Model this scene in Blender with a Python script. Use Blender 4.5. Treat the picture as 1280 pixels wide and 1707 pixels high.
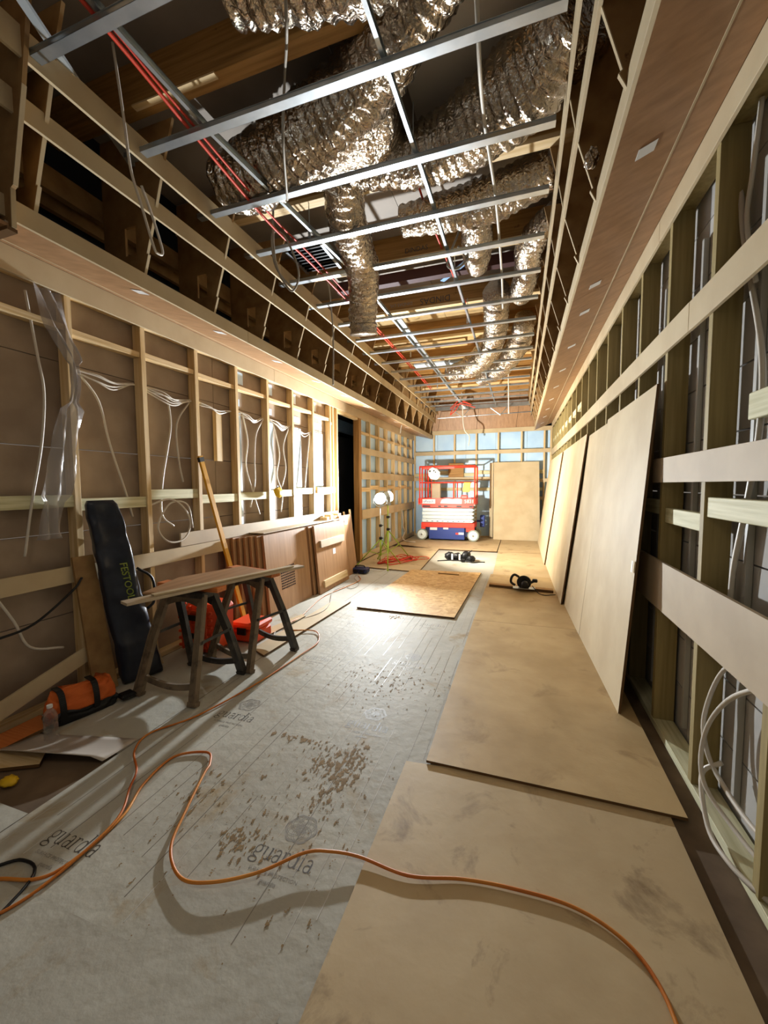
import bpy, bmesh, math, random
from mathutils import Vector, Matrix, noise
random.seed(7)
S = bpy.context.scene
COL = S.collection
for o in list(bpy.data.objects): bpy.data.objects.remove(o)
PI = math.pi

# ------------------------------------------------------------ camera
F_PX, PITCH, YAW, ROLL, EYE = 666.99, .0668, .325, -.0059, 1.556
cp, sp, cy, sy, cr, sr = math.cos(PITCH), math.sin(PITCH), math.cos(YAW), math.sin(YAW), math.cos(ROLL), math.sin(ROLL)
fw = Vector((-sy*cp, cy*cp, -sp)); rt = Vector((cy, sy, 0)); up = rt.cross(fw)
r2 = rt*cr + up*sr; u2 = up*cr - rt*sr
cd = bpy.data.cameras.new('camera'); cam = bpy.data.objects.new('camera', cd); COL.objects.link(cam)
cam.matrix_world = Matrix(((r2.x, u2.x, -fw.x, 0), (r2.y, u2.y, -fw.y, 0), (r2.z, u2.z, -fw.z, EYE), (0, 0, 0, 1)))
cd.sensor_fit = 'HORIZONTAL'; cd.sensor_width = 36; cd.lens = F_PX/1280*36; cd.clip_start = .05; cd.clip_end = 60
S.camera = cam

# ------------------------------------------------------------ world, added fill light, exposure
w = bpy.data.worlds.new('world'); S.world = w; w.use_nodes = True
w.node_tree.nodes['Background'].inputs[0].default_value = (1.0, .90, .78, 1)
w.node_tree.nodes['Background'].inputs[1].default_value = .13
S.view_settings.view_transform = 'Standard'; S.view_settings.look = 'None'
S.view_settings.exposure = 0.6; S.view_settings.gamma = 1; S.view_settings.use_curve_mapping = False
LAMP_W = 60.0      # radiance of the glowing lenses
FLOOD_NEAR, FLOOD_FAR = 215, 225      # watts of the two floodlights on their tripods (placed in their builder)
def area(name, loc, target, size, power, col):
    l = bpy.data.lights.new(name, 'AREA'); l.shape = 'DISK'; l.size = size; l.energy = power; l.color = col
    o = bpy.data.objects.new(name, l); COL.objects.link(o); o.location = loc
    o.rotation_euler = (Vector(target)-Vector(loc)).to_track_quat('-Z', 'Y').to_euler(); return o
# added warm fill light above the camera, lifts the near floor
ol = area('fill_light_overhead', (-1.0, .1, 3.1), (-1.1, 1.6, .6), .7, 3.5, (1, .86, .66))

ol.data.spread = math.radians(120)

# ------------------------------------------------------------ materials
def lin(h):
    if isinstance(h, str): h = tuple(int(h[i:i+2], 16) for i in (0, 2, 4))
    return tuple(((c/255)/12.92 if c/255 <= .04045 else ((c/255+.055)/1.055)**2.4) for c in h)+(1,)
def mat(name, a, b=None, scale=4, stretch=(1, 1, 1), rough=.6, metal=0, bump=0, bscale=None, spec=.35, detail=6, contrast=(.35, .65), c=None, cth=(.62, .72), cscale=1.2, emit=None, trans=0, alpha=1, dist=0):
    m = bpy.data.materials.new(name); m.use_nodes = True; nt = m.node_tree; N = nt.nodes; L = nt.links
    p = N['Principled BSDF']; p.inputs['Roughness'].default_value = rough; p.inputs['Metallic'].default_value = metal
    p.inputs['Specular IOR Level'].default_value = spec
    if trans: p.inputs['Transmission Weight'].default_value = trans
    p.inputs['Alpha'].default_value = alpha
    p.inputs['Base Color'].default_value = lin(a)
    if emit: p.inputs['Emission Color'].default_value = lin(emit[0]); p.inputs['Emission Strength'].default_value = emit[1]
    if b or bump or c:
        tc = N.new('ShaderNodeTexCoord'); mp = N.new('ShaderNodeMapping'); mp.inputs['Scale'].default_value = stretch
        oi = N.new('ShaderNodeObjectInfo'); ad = N.new('ShaderNodeVectorMath'); ad.operation = 'MULTIPLY_ADD'
        L.new(tc.outputs['Object'], mp.inputs['Vector'])
        cb = N.new('ShaderNodeCombineXYZ')
        for i in range(3): L.new(oi.outputs['Random'], cb.inputs[i])
        ad.inputs[1].default_value = (9, 17, 31); L.new(cb.outputs[0], ad.inputs[0]); L.new(mp.outputs[0], ad.inputs[2])
        nz = N.new('ShaderNodeTexNoise'); nz.inputs['Scale'].default_value = scale; nz.inputs['Detail'].default_value = detail; nz.inputs['Distortion'].default_value = dist
        L.new(ad.outputs[0], nz.inputs['Vector'])
        out = None
        if b:
            r = N.new('ShaderNodeValToRGB'); r.color_ramp.elements[0].position, r.color_ramp.elements[1].position = contrast
            r.color_ramp.elements[0].color = lin(a); r.color_ramp.elements[1].color = lin(b)
            L.new(nz.outputs['Fac'], r.inputs[0]); out = r.outputs[0]
        if c:
            n2 = N.new('ShaderNodeTexNoise'); n2.inputs['Scale'].default_value = cscale; n2.inputs['Detail'].default_value = 9; n2.inputs['Roughness'].default_value = .65
            n2.inputs['Distortion'].default_value = .6
            L.new(tc.outputs['Object'], n2.inputs['Vector'])
            r2_ = N.new('ShaderNodeValToRGB'); r2_.color_ramp.elements[0].position, r2_.color_ramp.elements[1].position = cth
            r2_.color_ramp.elements[0].color = (0, 0, 0, 1); r2_.color_ramp.elements[1].color = (1, 1, 1, 1)
            L.new(n2.outputs['Fac'], r2_.inputs[0])
            mx = N.new('ShaderNodeMix'); mx.data_type = 'RGBA'; mx.inputs['B'].default_value = lin(c); L.new(r2_.outputs[0], mx.inputs['Factor'])
            if out: L.new(out, mx.inputs['A'])
            else: mx.inputs['A'].default_value = lin(a)
            out = mx.outputs['Result']
        if out: L.new(out, p.inputs['Base Color'])
        if bump:
            bp = N.new('ShaderNodeBump'); bp.inputs['Strength'].default_value = bump; bp.inputs['Distance'].default_value = .01
            if bscale:
                n3 = N.new('ShaderNodeTexNoise'); n3.inputs['Scale'].default_value = bscale; n3.inputs['Detail'].default_value = 8
                L.new(ad.outputs[0], n3.inputs['Vector']); L.new(n3.outputs['Fac'], bp.inputs['Height'])
            else: L.new(nz.outputs['Fac'], bp.inputs['Height'])
            L.new(bp.outputs[0], p.inputs['Normal'])
    return m
GX, GY, GZ = (.6, 14, 14), (14, .6, 14), (14, 14, .6)
M = {}
M['mdf'] = mat('mdf', 'b3a07f', 'bfae8d', 3, rough=.62, bump=.05)
M['mdf_pink'] = mat('mdf_primed', 'aa9980', 'b6a58b', 3, rough=.65, bump=.05)
M['mdf_edge'] = mat('mdf_edge', '5f4426')
M['mdf_floor'] = mat('mdf_floor', 'b39c76', 'c0aa84', 3, rough=.6, bump=.25, bscale=9, c='7d6749', cth=(.56, .72), cscale=3.2)
M['mdf_floor2'] = mat('mdf_floor_scuffed', 'ab9064', 'bfa477', 2.5, rough=.55, bump=.35, bscale=7, c='937850', cth=(.56, .74), cscale=3.0)
M['osb'] = mat('chipboard', 'b58c52', 'd6b47c', 9, rough=.6, bump=.4, bscale=22, c='805c30', cth=(.6, .68), cscale=12, dist=1.5)
for k, g in (('x', GX), ('y', GY), ('z', GZ)):
    M['pine_'+k] = mat('pine_'+k, 'bfa06c', 'd8c096', 3, g, rough=.6, bump=.08)
    M['green_'+k] = mat('treated_pine_'+k, 'b3ae86', 'd3cfae', 3, g, rough=.65, bump=.1, c='7d6b44', cth=(.7, .73), cscale=7)
    M['lvl_'+k] = mat('laminated_timber_'+k, '8a6534', 'aa8048', 3, g, rough=.65, bump=.08, c='5a3a18', cth=(.66, .72), cscale=5)
    M['veneer_'+k] = mat('walnut_veneer_'+k, '8f6b48', 'a67f5a', 1.6, g, rough=.45, bump=.02, contrast=(.3, .7))
M['stud_right'] = mat('stud_olive', '8a7a4e', '9e8d5e', 3, GZ, rough=.65, bump=.1)
M['ply'] = mat('brown_ply', '80603a', '957549', 3, (3, 3, 3), rough=.65, bump=.05, c='5a3d1e', cth=(.66, .7), cscale=4)
M['deck'] = mat('deck_lining', '847a6f', '968b7f', 2, rough=.7, bump=.1)
M['deck_y'] = mat('deck_chipboard', 'b89a68', 'c9ac7a', 5, rough=.7, bump=.1)
M['dark'] = mat('void_shade', '14161c', '1d2028', 3, rough=.9)  # unlit voids: their darkness is put into the colour
M['sheath'] = mat('brown_sheathing', '8c7a68', '9e8c79', 4, rough=.75, bump=.12, c='6b533f', cth=(.68, .74), cscale=2.3)
M['panel_grey'] = mat('grey_wall_panel', 'a09c97', 'b0ada8', 3, rough=.8, bump=.15, c='a6a6a4', cth=(.5, .8), cscale=.9)
M['membrane'] = mat('blue_white_membrane', 'a3c6ea', 'bfdbf3', 1.5, rough=.45, bump=.12, bscale=6)
M['membrane_w'] = mat('white_membrane', 'b4cbe4', 'd2e2f2', 2.5, rough=.4, bump=.5, bscale=5)
M['film'] = mat('floor_film', 'a6a398', 'b5b3a8', 1.6, rough=.62, bump=.5, bscale=13, spec=.12, c='98845f', cth=(.56, .74), cscale=2.2)
M['film_under'] = mat('film_underside', 'a39a90', 'b1a89e', 2, rough=.35, bump=.2, bscale=4, spec=.5)
M['crease'] = mat('film_crease_lit', 'c4c4c0', rough=.25, spec=.6)  # glint on a film fold, put into a pale colour
M['crease_shade'] = mat('film_crease_shade', '7c786f', rough=.5)  # shade along a film fold, put into a darker colour
M['concrete'] = mat('slab', '5d4c3a', '75614c', 5, rough=.85, bump=.3)
M['ink'] = mat('grey_ink', '4c4844', rough=.5)
M['ink_l'] = mat('pale_ink', '85827c', rough=.5)
M['stain'] = mat('dried_mud', '77603c', '8f754c', 30, rough=.8)
M['black'] = mat('black_plastic', '121214', rough=.45)
M['blackfab'] = mat('black_fabric', '171b26', '222836', 6, rough=.36, bump=.6, bscale=5, spec=.4)
M['saw_pl'] = mat('sawhorse_plastic', '2a2825', '3a3733', 8, rough=.55, bump=.05, c='6a6257', cth=(.5, .75), cscale=4)
M['saw_dust'] = mat('dusty_plastic', '6b5c4a', '7a6a55', 8, rough=.7, c='3a342c', cth=(.5, .7), cscale=6)
M['saw_top'] = mat('sawhorse_timber', 'b5642f', 'c87a40', 5, GX, rough=.6)
M['galv'] = mat('galvanised_steel', 'a8b0b6', 'c0c7cc', 6, rough=.32, metal=.85, bump=.03)
M['galv_w'] = mat('zinc_flange', 'c3cacd', rough=.4, metal=.6)
M['cable_w'] = mat('white_cable', 'c9c2b6', rough=.45)
M['cable_g'] = mat('grey_cable', '8f887c', rough=.5)
M['cable_r'] = mat('red_cable', 'c43c26', rough=.45)
M['cord'] = mat('orange_cord', 'b55a1c', 'c9842e', 3, rough=.45)
M['plastic_clear'] = mat('clear_plastic', 'd8d4d2', rough=.12, trans=.9, spec=.6, alpha=.5)
M['plastic_sheen'] = mat('clear_sleeve', 'b8b2b0', rough=.2, spec=.8, alpha=.4)
M['label_w'] = mat('white_sticker', 'dcdcda', rough=.5)
M['red'] = mat('lift_red', 'e0402f', rough=.4)
M['lift_white'] = mat('lift_white', 'd3e0e4', rough=.4)
M['lift_blue'] = mat('lift_blue', '2b3f87', rough=.4)
M['navy'] = mat('navy_plastic', '1e2448', rough=.45)
M['tyre'] = mat('grey_tyre', '8a9289', rough=.7)
M['hub'] = mat('white_hub', 'dbe6e6', rough=.45)
M['yellow'] = mat('yellow_plastic', 'd8b020', rough=.45)
M['level'] = mat('yellow_level', 'c8921a', rough=.4)
M['lime'] = mat('lime_steel', '93b034', rough=.4)
M['orange'] = mat('orange_plastic', 'd8491a', rough=.45)
M['orange_fab'] = mat('orange_fabric', 'c2581e', 'd36c2c', 4, rough=.7, bump=.8, bscale=7)
M['lampgrey'] = mat('lamp_housing', 'a9b0b0', rough=.4)
M['lens_c'] = mat('cool_lamp_lens', 'ffffff', emit=('f2f7ff', LAMP_W))
M['lens_w'] = mat('warm_lamp_lens', 'ffffff', emit=('fff1dc', LAMP_W*.8))
M['pipe'] = mat('grey_conduit', 'a5a39d', rough=.5)
M['fest'] = mat('lime_lettering', '84903a', rough=.5)
M['slot_shade'] = mat('dark_hole', '2b1a10', rough=.9)  # shade inside the panel slots, put into a dark colour
M['lining_grey'] = mat('grey_lining', '2d3034', '3a3d42', 2, rough=.7)  # plain dark grey lining, no emission
def foilmat():
    m = bpy.data.materials.new('foil'); m.use_nodes = True; N = m.node_tree.nodes; L = m.node_tree.links; p = N['Principled BSDF']
    p.inputs['Metallic'].default_value = .96; p.inputs['Roughness'].default_value = .17; p.inputs['Base Color'].default_value = lin('b3a797')
    tc = N.new('ShaderNodeTexCoord'); n = N.new('ShaderNodeTexNoise'); n.inputs['Scale'].default_value = 15; n.inputs['Detail'].default_value = 5; n.inputs['Distortion'].default_value = 1.2
    n2 = N.new('ShaderNodeTexVoronoi'); n2.inputs['Scale'].default_value = 30; n2.feature = 'DISTANCE_TO_EDGE'
    L.new(tc.outputs['Object'], n.inputs['Vector']); L.new(tc.outputs['Object'], n2.inputs['Vector'])
    b = N.new('ShaderNodeBump'); b.inputs['Strength'].default_value = 1; b.inputs['Distance'].default_value = .022; L.new(n.outputs['Fac'], b.inputs['Height'])
    b2 = N.new('ShaderNodeBump'); b2.inputs['Strength'].default_value = .5; b2.inputs['Distance'].default_value = .02; L.new(n2.outputs['Distance'], b2.inputs['Height']); L.new(b.outputs[0], b2.inputs['Normal'])
    L.new(b2.outputs[0], p.inputs['Normal']); return m
M['foil'] = foilmat()

# ------------------------------------------------------------ mesh helpers (everything in world metres)
def bx(bm, x0, x1, y0, y1, z0, z1, bev=0, mtx=None):
    vs = [bm.verts.new((x, y, z)) for x in (x0, x1) for y in (y0, y1) for z in (z0, z1)]
    fs = [bm.faces.new([vs[i] for i in q]) for q in ((0, 1, 3, 2), (4, 6, 7, 5), (0, 4, 5, 1), (2, 3, 7, 6), (0, 2, 6, 4), (1, 5, 7, 3))]
    if bev:
        es = list({e for f in fs for e in f.edges})
        r = bmesh.ops.bevel(bm, geom=es, offset=bev, segments=1, affect='EDGES'); vs = list({v for f in r['faces'] for v in f.verts} | {v for v in vs if v.is_valid})
    if mtx is not None: bmesh.ops.transform(bm, matrix=mtx, verts=[v for v in vs if v.is_valid])
    return vs
def slab(bm, quad, nrm, t):
    """thick quad: four corners (top), extruded by -nrm*t"""
    n = Vector(nrm).normalized()*t; a = [bm.verts.new(q) for q in quad]; b = [bm.verts.new(Vector(q)-n) for q in quad]
    bm.faces.new(a); bm.faces.new(b[::-1]); k = len(a)
    for i in range(k): bm.faces.new((a[i], b[i], b[(i+1) % k], a[(i+1) % k]))
def smooth_pts(P, n=6):
    P = [Vector(p) for p in P]; Q = [P[0]*2-P[1]]+P+[P[-1]*2-P[-2]]; out = []
    for i in range(1, len(Q)-2):
        p0, p1, p2, p3 = Q[i-1:i+3]
        for k in range(n):
            t = k/n; out.append(.5*((2*p1)+(p2-p0)*t+(2*p0-5*p1+4*p2-p3)*t*t+(3*p1-p0-3*p2+p3)*t**3))
    return out+[P[-1]]
def tube(bm, P, r, seg=8, cap=True, rf=None):
    P = [Vector(p) for p in P]; rings = []; nrm = None
    for i, p in enumerate(P):
        t = (P[min(i+1, len(P)-1)]-P[max(i-1, 0)])
        t = t.normalized() if t.length > 1e-9 else Vector((0, 0, 1))
        if nrm is None: nrm = t.orthogonal().normalized()
        nrm = (nrm-t*nrm.dot(t)); nrm = nrm.normalized() if nrm.length > 1e-6 else t.orthogonal().normalized()
        b = t.cross(nrm); rr = r if not isinstance(r, (list, tuple)) else r[i]; ring = []
        for k in range(seg):
            a = 2*PI*k/seg; d = nrm*math.cos(a)+b*math.sin(a); q = p+d*rr
            if rf: q = p+d*rr*rf(q, i, k)
            ring.append(bm.verts.new(q))
        rings.append(ring)
    for A, B in zip(rings, rings[1:]):
        for k in range(seg): bm.faces.new((A[k], A[(k+1) % seg], B[(k+1) % seg], B[k]))
    if cap: bm.faces.new(rings[0][::-1]); bm.faces.new(rings[-1])
    return rings
def lathe(bm, prof, c, axis=(0, 0, 1), seg=24):
    ax = Vector(axis).normalized(); n = ax.orthogonal().normalized(); b = ax.cross(n); rings = []
    for r, h in prof:
        rings.append([bm.verts.new(Vector(c)+ax*h+(n*math.cos(2*PI*k/seg)+b*math.sin(2*PI*k/seg))*max(r, .0004)) for k in range(seg)])
    for A, B in zip(rings, rings[1:]):
        for k in range(seg): bm.faces.new((A[k], A[(k+1) % seg], B[(k+1) % seg], B[k]))
    bm.faces.new(rings[0][::-1]); bm.faces.new(rings[-1])
def beam(bm, a, b, w, h, upv=(0, 0, 1), bev=0, taper=1):
    """rectangular bar from a to b, width w across, height h along upv"""
    a, b = Vector(a), Vector(b); t = (b-a).normalized(); s = t.cross(Vector(upv)).normalized(); u = s.cross(t)
    vs = []
    for p, k in ((a, 1), (b, taper)):
        vs.append([bm.verts.new(p+s*x*w/2*k+u*y*h/2*k) for x, y in ((-1, -1), (1, -1), (1, 1), (-1, 1))])
    fs = [bm.faces.new(vs[0][::-1]), bm.faces.new(vs[1])]+[bm.faces.new((vs[0][i], vs[0][(i+1) % 4], vs[1][(i+1) % 4], vs[1][i])) for i in range(4)]
    if bev: bmesh.ops.bevel(bm, geom=list({e for f in fs for e in f.edges}), offset=bev, segments=1, affect='EDGES')
def prism(bm, poly, axis, a, b, holes=None):
    """extrude a 2-D polygon: axis 'y' -> poly in (x,z)"""
    def P(u, v, w): return {'y': (u, w, v), 'x': (w, u, v), 'z': (u, v, w)}[axis]
    A = [bm.verts.new(P(u, v, a)) for u, v in poly]; B = [bm.verts.new(P(u, v, b)) for u, v in poly]; n = len(poly)
    bm.faces.new(A); bm.faces.new(B[::-1])
    for i in range(n): bm.faces.new((A[i], B[i], B[(i+1) % n], A[(i+1) % n]))
def new(name, bm, m, parent=None, smooth=False, org=None, kind=None, label=None):
    bmesh.ops.recalc_face_normals(bm, faces=bm.faces)
    me = bpy.data.meshes.new(name); 
    base = Vector(org) if org is not None else (Vector(parent['_o']) if parent and '_o' in parent else Vector((0, 0, 0)))
    # give each part its own origin at its centre so that textures and pushes are its own
    if bm.verts:
        c = sum((v.co for v in bm.verts), Vector())/len(bm.verts)
    else: c = base
    if org is not None: c = Vector(org)
    bmesh.ops.translate(bm, vec=-c, verts=bm.verts); bm.to_mesh(me); bm.free()
    if smooth:
        for p in me.polygons: p.use_smooth = True
    o = bpy.data.objects.new(name, me); COL.objects.link(o); me.materials.append(M[m] if isinstance(m, str) else m)
    if parent:
        o.parent = parent; o.location = c-Vector(parent['_o'])
    else: o.location = c
    o['_o'] = tuple(c)
    if kind: o['kind'] = kind
    if label: o['label'] = label
    return o
def inst(o, d):
    """a copy of a part moved by d, sharing its mesh"""
    c = o.copy(); COL.objects.link(c); c.location = Vector(o.location)+Vector(d); c['_o'] = tuple(Vector(o['_o'])+Vector(d)); return c
def thing(name, label, cat, loc, group=None, kind=None):
    o = bpy.data.objects.new(name, None); COL.objects.link(o); o.location = loc; o['_o'] = tuple(loc); o.empty_display_size = .1
    if label: o['label'] = label
    if cat: o['category'] = cat
    if group: o['group'] = group
    if kind: o['kind'] = kind
    return o
def tag(o, label, cat, group=None):
    o['label'] = label; o['category'] = cat
    if group: o['group'] = group
    return o
def B(): return bmesh.new()
def box(name, x0, x1, y0, y1, z0, z1, m, parent=None, bev=0, **k):
    b = B(); bx(b, x0, x1, y0, y1, z0, z1, bev); return new(name, b, m, parent, **k)
def wire(name, P, r, m, label=None, cat='cable', group=None, parent=None, n=6, seg=6):
    b = B(); tube(b, smooth_pts(P, n), r, seg); o = new(name, b, m, parent, smooth=True)
    if label and not parent: tag(o, label, cat, group)
    return o
def text(name, s, m, size, mtx, parent, ext=0.0006):
    cu = bpy.data.curves.new(name, 'FONT'); cu.body = s; cu.size = size; cu.align_x = 'CENTER'; cu.align_y = 'CENTER'; cu.extrude = ext; cu.resolution_u = 3
    t = bpy.data.objects.new(name+'_tmp', cu); COL.objects.link(t); dg = bpy.context.evaluated_depsgraph_get()
    me = bpy.data.meshes.new_from_object(t.evaluated_get(dg)); bpy.data.objects.remove(t); me.transform(mtx)
    b = B(); b.from_mesh(me); return new(name, b, m, parent)

# ------------------------------------------------------------ dimensions
XL, XR, YF, YN = -3.07, .845, 12.0, -1.2      # stud faces left / right, far wall face, near end
ZD = 4.25

# ------------------------------------------------------------ setting: floor
fl = box('floor', -4.9, 1.3, -1.4, 12.4, -.2, -.006, 'concrete', kind='structure')

# setting: left wall
wl = thing('wall_left', None, None, (XL-.05, 5, 0), kind='structure')
s0 = box('stud', XL-.09, XL, 0, .045, 0.045, 2.93, 'pine_z', wl, .002); s0.location.y += .85-.0; s0['_o'] = (s0['_o'][0], s0['_o'][1]+.85, s0['_o'][2])
ys = [2.05+.6*i for i in range(-2, 8)]
for y in ys[1:]+[6.36, 6.52]: inst(s0, (0, y-.85, 0))
s1 = inst(s0, (0, 7.55-.85, 0)); 
box('door_post', XL-.11, XL+.01, 7.53, 7.66, 0, 2.9, 'lvl_z', wl, .002)
for y in [8.17+.6*i for i in range(7)]: inst(s0, (0, y-.85, 0))
box('bottom_plate', XL-.09, XL, YN, 6.55, 0, .045, 'pine_y', wl, .002)
box('bottom_plate', XL-.09, XL, 7.66, YF, 0, .045, 'pine_y', wl, .002)
box('door_head', XL-.09, XL-.01, 6.57, 7.53, 2.86, 2.93, 'pine_y', wl, .002)
box('top_plate', XL-.09, XL-.001, YN, YF, 2.93, 2.975, 'pine_y', wl)
# sheathing panels behind the studs, joints at every 0.6 to 0.9 m
yy = YN
k = 0
while yy < 6.5:
    y2 = min(yy+2.4, 6.57)
    for z0, z1 in ((0, .62), (.62, 1.22), (1.22, 1.84), (1.84, 2.46), (2.46, 3.02)):
        box('sheathing_panel', XL-.125-.002*(k % 2), XL-.095, yy+.003, y2-.003, z0+.003, z1-.003, 'sheath', wl); k += 1
    yy = y2
for j in range(3):
    box('membrane_panel', XL-.115, XL-.095, 7.66+1.45*j, 7.66+1.45*j+1.445, .0, 3.02, 'membrane' if j != 1 else 'membrane_w', wl)
# white insulation strips in the lit bays
for i, (y, a) in enumerate(((3.9, .14), (4.5, .2), (5.1, .33), (5.72, .42))):
    box('membrane_strip', XL-.094, XL-.088, y, y+a, .9, 2.42, 'membrane_w', wl)
    box('membrane_strip', XL-.094, XL-.089, y+.02, y+a*.9, 2.5, 2.58, 'membrane_w', wl)
    box('membrane_strip', XL-.094, XL-.089, y+.03, y+.2, 2.76, 2.9, 'membrane_w', wl)
# noggins
for i in range(len(ys)-1):
    a, b_ = ys[i]+.045, ys[i+1]
    if i >= 1: box('noggin', XL-.09, XL-.012, a, b_, 2.655+.012*(i % 2), 2.70+.012*(i % 2), 'pine_y', wl, .002)
    dz = (.02, 0, -.03, .03, -.03, -.02, 0, .02, 0)[i]
    box('noggin', XL-.06, XL-.012, a, b_, 1.41+dz, 1.50+dz, 'green_y', wl, .002)
box('noggin', XL-.09, XL-.012, 6.295, 6.36, 2.6, 2.645, 'pine_y', wl)
box('noggin', XL-.03, XL+.015, 5.75, 6.4, 1.43, 1.53, 'pine_y', wl, .002)
for i in range(7):
    a = 7.66 if i == 0 else 8.17+.6*(i-1)+.045
    b_ = 8.17+.6*i
    if b_ > YF: break
    for z, h in ((2.62, .045), (1.42+.04*(i % 2), .09)): box('noggin', XL-.09, XL-.01, a, b_, z, z+h, 'pine_y', wl, .002)
# fixing boards on the studs
box('fixing_board', XL, XL+.018, YN, 2.06, .865, .985, 'mdf', wl, .001)
box('fixing_board', XL, XL+.018, 2.065, 6.5, .85, .975, 'mdf', wl, .001)
box('fixing_board', XL, XL+.018, 2.98, 6.5, .98, 1.11, 'mdf_pink', wl, .001)
for z0, z1 in ((.85, 1.05), (1.68, 1.84), (2.20, 2.34)):
    box('fixing_board', XL, XL+.018, 7.66, 9.9, z0, z1, 'mdf', wl, .001)
    box('fixing_board', XL, XL+.018, 9.905, YF, z0-.004, z1-.004, 'mdf', wl, .001)
box('batten', XL-.088, XL-.04, 3.57, 3.66, 1.83, 2.37, 'pine_z', wl, .002)
box('fixing_board', XL, XL+.018, 7.66, YF, .01, .13, 'mdf', wl, .001)
# blue tarp scrap and unlit void behind the door opening, shade in its colour
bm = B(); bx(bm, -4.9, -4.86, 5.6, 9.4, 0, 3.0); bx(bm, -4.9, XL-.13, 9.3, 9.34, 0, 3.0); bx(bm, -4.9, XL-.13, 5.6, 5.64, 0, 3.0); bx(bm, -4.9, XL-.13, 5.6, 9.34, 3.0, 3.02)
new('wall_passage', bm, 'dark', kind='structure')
box('door_1', -3.75, -3.71, 6.8, 9.25, 0.0, 2.62, 'lining_grey', kind='structure')
box('trim_1', -3.80, -3.70, 6.8, 9.25, 2.74, 2.98, 'membrane', kind='structure')

# setting: right wall
wr = thing('wall_right', None, None, (XR+.05, 5, 0), kind='structure')
s0 = box('stud', XR, XR+.112, 0, .045, .045, 3.16, 'stud_right', wr, .002); s0.location.y += .51; s0['_o'] = (s0['_o'][0], s0['_o'][1]+.51, s0['_o'][2])
ysr = [.51+.6*i for i in range(0, 20)]
for y in ysr[1:]: inst(s0, (0, y-.51, 0))
box('bottom_plate', XR, XR+.112, YN, YF, 0, .045, 'green_y', wr, .002)
box('top_plate', XR, XR+.112, YN, YF, 3.16, 3.205, 'stud_right', wr, .002)
zz = 0; k = 0
while zz < 3.2:
    for j, (a, b_) in enumerate(((YN, 2.75), (2.75, 5.6), (5.6, 8.6), (8.6, YF))):
        box('wall_panel', XR+.128, XR+.17, a+.003, b_-.003, zz+.004, min(zz+.3, 3.25)-.004, 'panel_grey', wr)
    zz += .3; k += 1
for y in ysr[:8]:
    box('conduit', XR+.10, XR+.125, y-.17, y-.145, .1, 2.9 if int(y*10) % 2 else 2.5, 'pipe', wr)
box('noggin', XR+.02, XR+.065, 2.355, 2.91, 1.315, 1.405, 'green_y', wr, .003)
box('noggin', XR+.0, XR+.045, .555, 2.31-.6, 1.38, 1.48, 'green_y', wr, .003)
box('noggin', XR+.01, XR+.055, 2.31-.6+.045, 2.31, 1.395, 1.49, 'green_y', wr, .003)
box('noggin', XR+.06, XR+.10, 1.755, 2.1, 1.82, 1.93, 'green_y', wr, .003)
for i in range(4, len(ysr)-1):
    for z in ((1.36, 2.7) if i > 9 else (1.36,)): box('noggin', XR+.02, XR+.065, ysr[i]+.045, ysr[i+1], z, z+.09, 'green_y', wr)
# fixing boards
for y0, y1, z0, z1 in ((YN, 2.55, 2.35, 2.50), (2.555, 5.0, 2.352, 2.502), (5.005, 8.5, 2.35, 2.50), (8.505, YF, 2.348, 2.498)):
    box('fixing_board', XR-.018, XR, y0, y1, z0, z1, 'mdf', wr, .001)
box('fixing_board', XR-.018, XR, .2, 3.05, 1.563, 1.712, 'mdf_pink', wr, .001)
box('fixing_board', XR-.018, XR, YN, 3.35, .782, 1.08, 'mdf_pink', wr, .001)
for y0, y1 in ((YN, 3.1), (3.104, 7.2), (7.204, YF)): box('fixing_board', XR-.018, XR, y0, y1, 3.10, 3.235, 'mdf', wr, .001)
for z in (1.66, 1.2): box('fixing_board', XR-.02, XR, 10.5, YF, z, z+.12, 'mdf', wr, .001)

# setting: far wall
wb = thing('wall_back', None, None, (-1.1, YF, 0), kind='structure')
for x in (-3.07, -2.47, -1.85, -1.22, -.60, .03, .63, .80):
    bm = B(); bx(bm, x, x+.045, YF, YF+.09, .045, 3.04, .002); new('stud', bm, 'pine_z', wb)
for j in range(5): box('membrane_panel', -3.2+.85*j, -3.2+.85*j+.845, YF+.10, YF+.12, 0, 3.1, 'membrane', wb)
box('bottom_plate', -3.1, .95, YF, YF+.09, 0, .045, 'pine_x', wb)
box('header_board', -3.07, XR, YF-.02, YF, 3.04, 3.16, 'mdf', wb, .001)
box('fixing_board', -3.07, XR, YF-.018, YF, 2.44, 2.55, 'mdf', wb, .001)
for x0, x1, z in ((-3.07, -.75, 1.68), (.5, XR, 1.62), (.5, XR, 1.12)): box('fixing_board', x0, x1, YF-.018, YF, z, z+.1, 'mdf', wb, .001)
xs = (-3.07, -2.47, -1.85, -1.22, -.60, .03, .63)
for i in range(6):
    box('noggin', xs[i]+.045, xs[i+1], YF+.02, YF+.065, 1.86 if i % 2 else 1.8, 1.97 if i % 2 else 1.9, 'green_x', wb, .002)
    box('noggin', xs[i]+.045, xs[i+1], YF+.02, YF+.065, 1.38, 1.47, 'green_x', wb, .002)
box('cardboard_sheet', -2.0, -1.55, YF-.03, YF-.019, 1.78, 2.2, 'lvl_x', wb)

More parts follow.
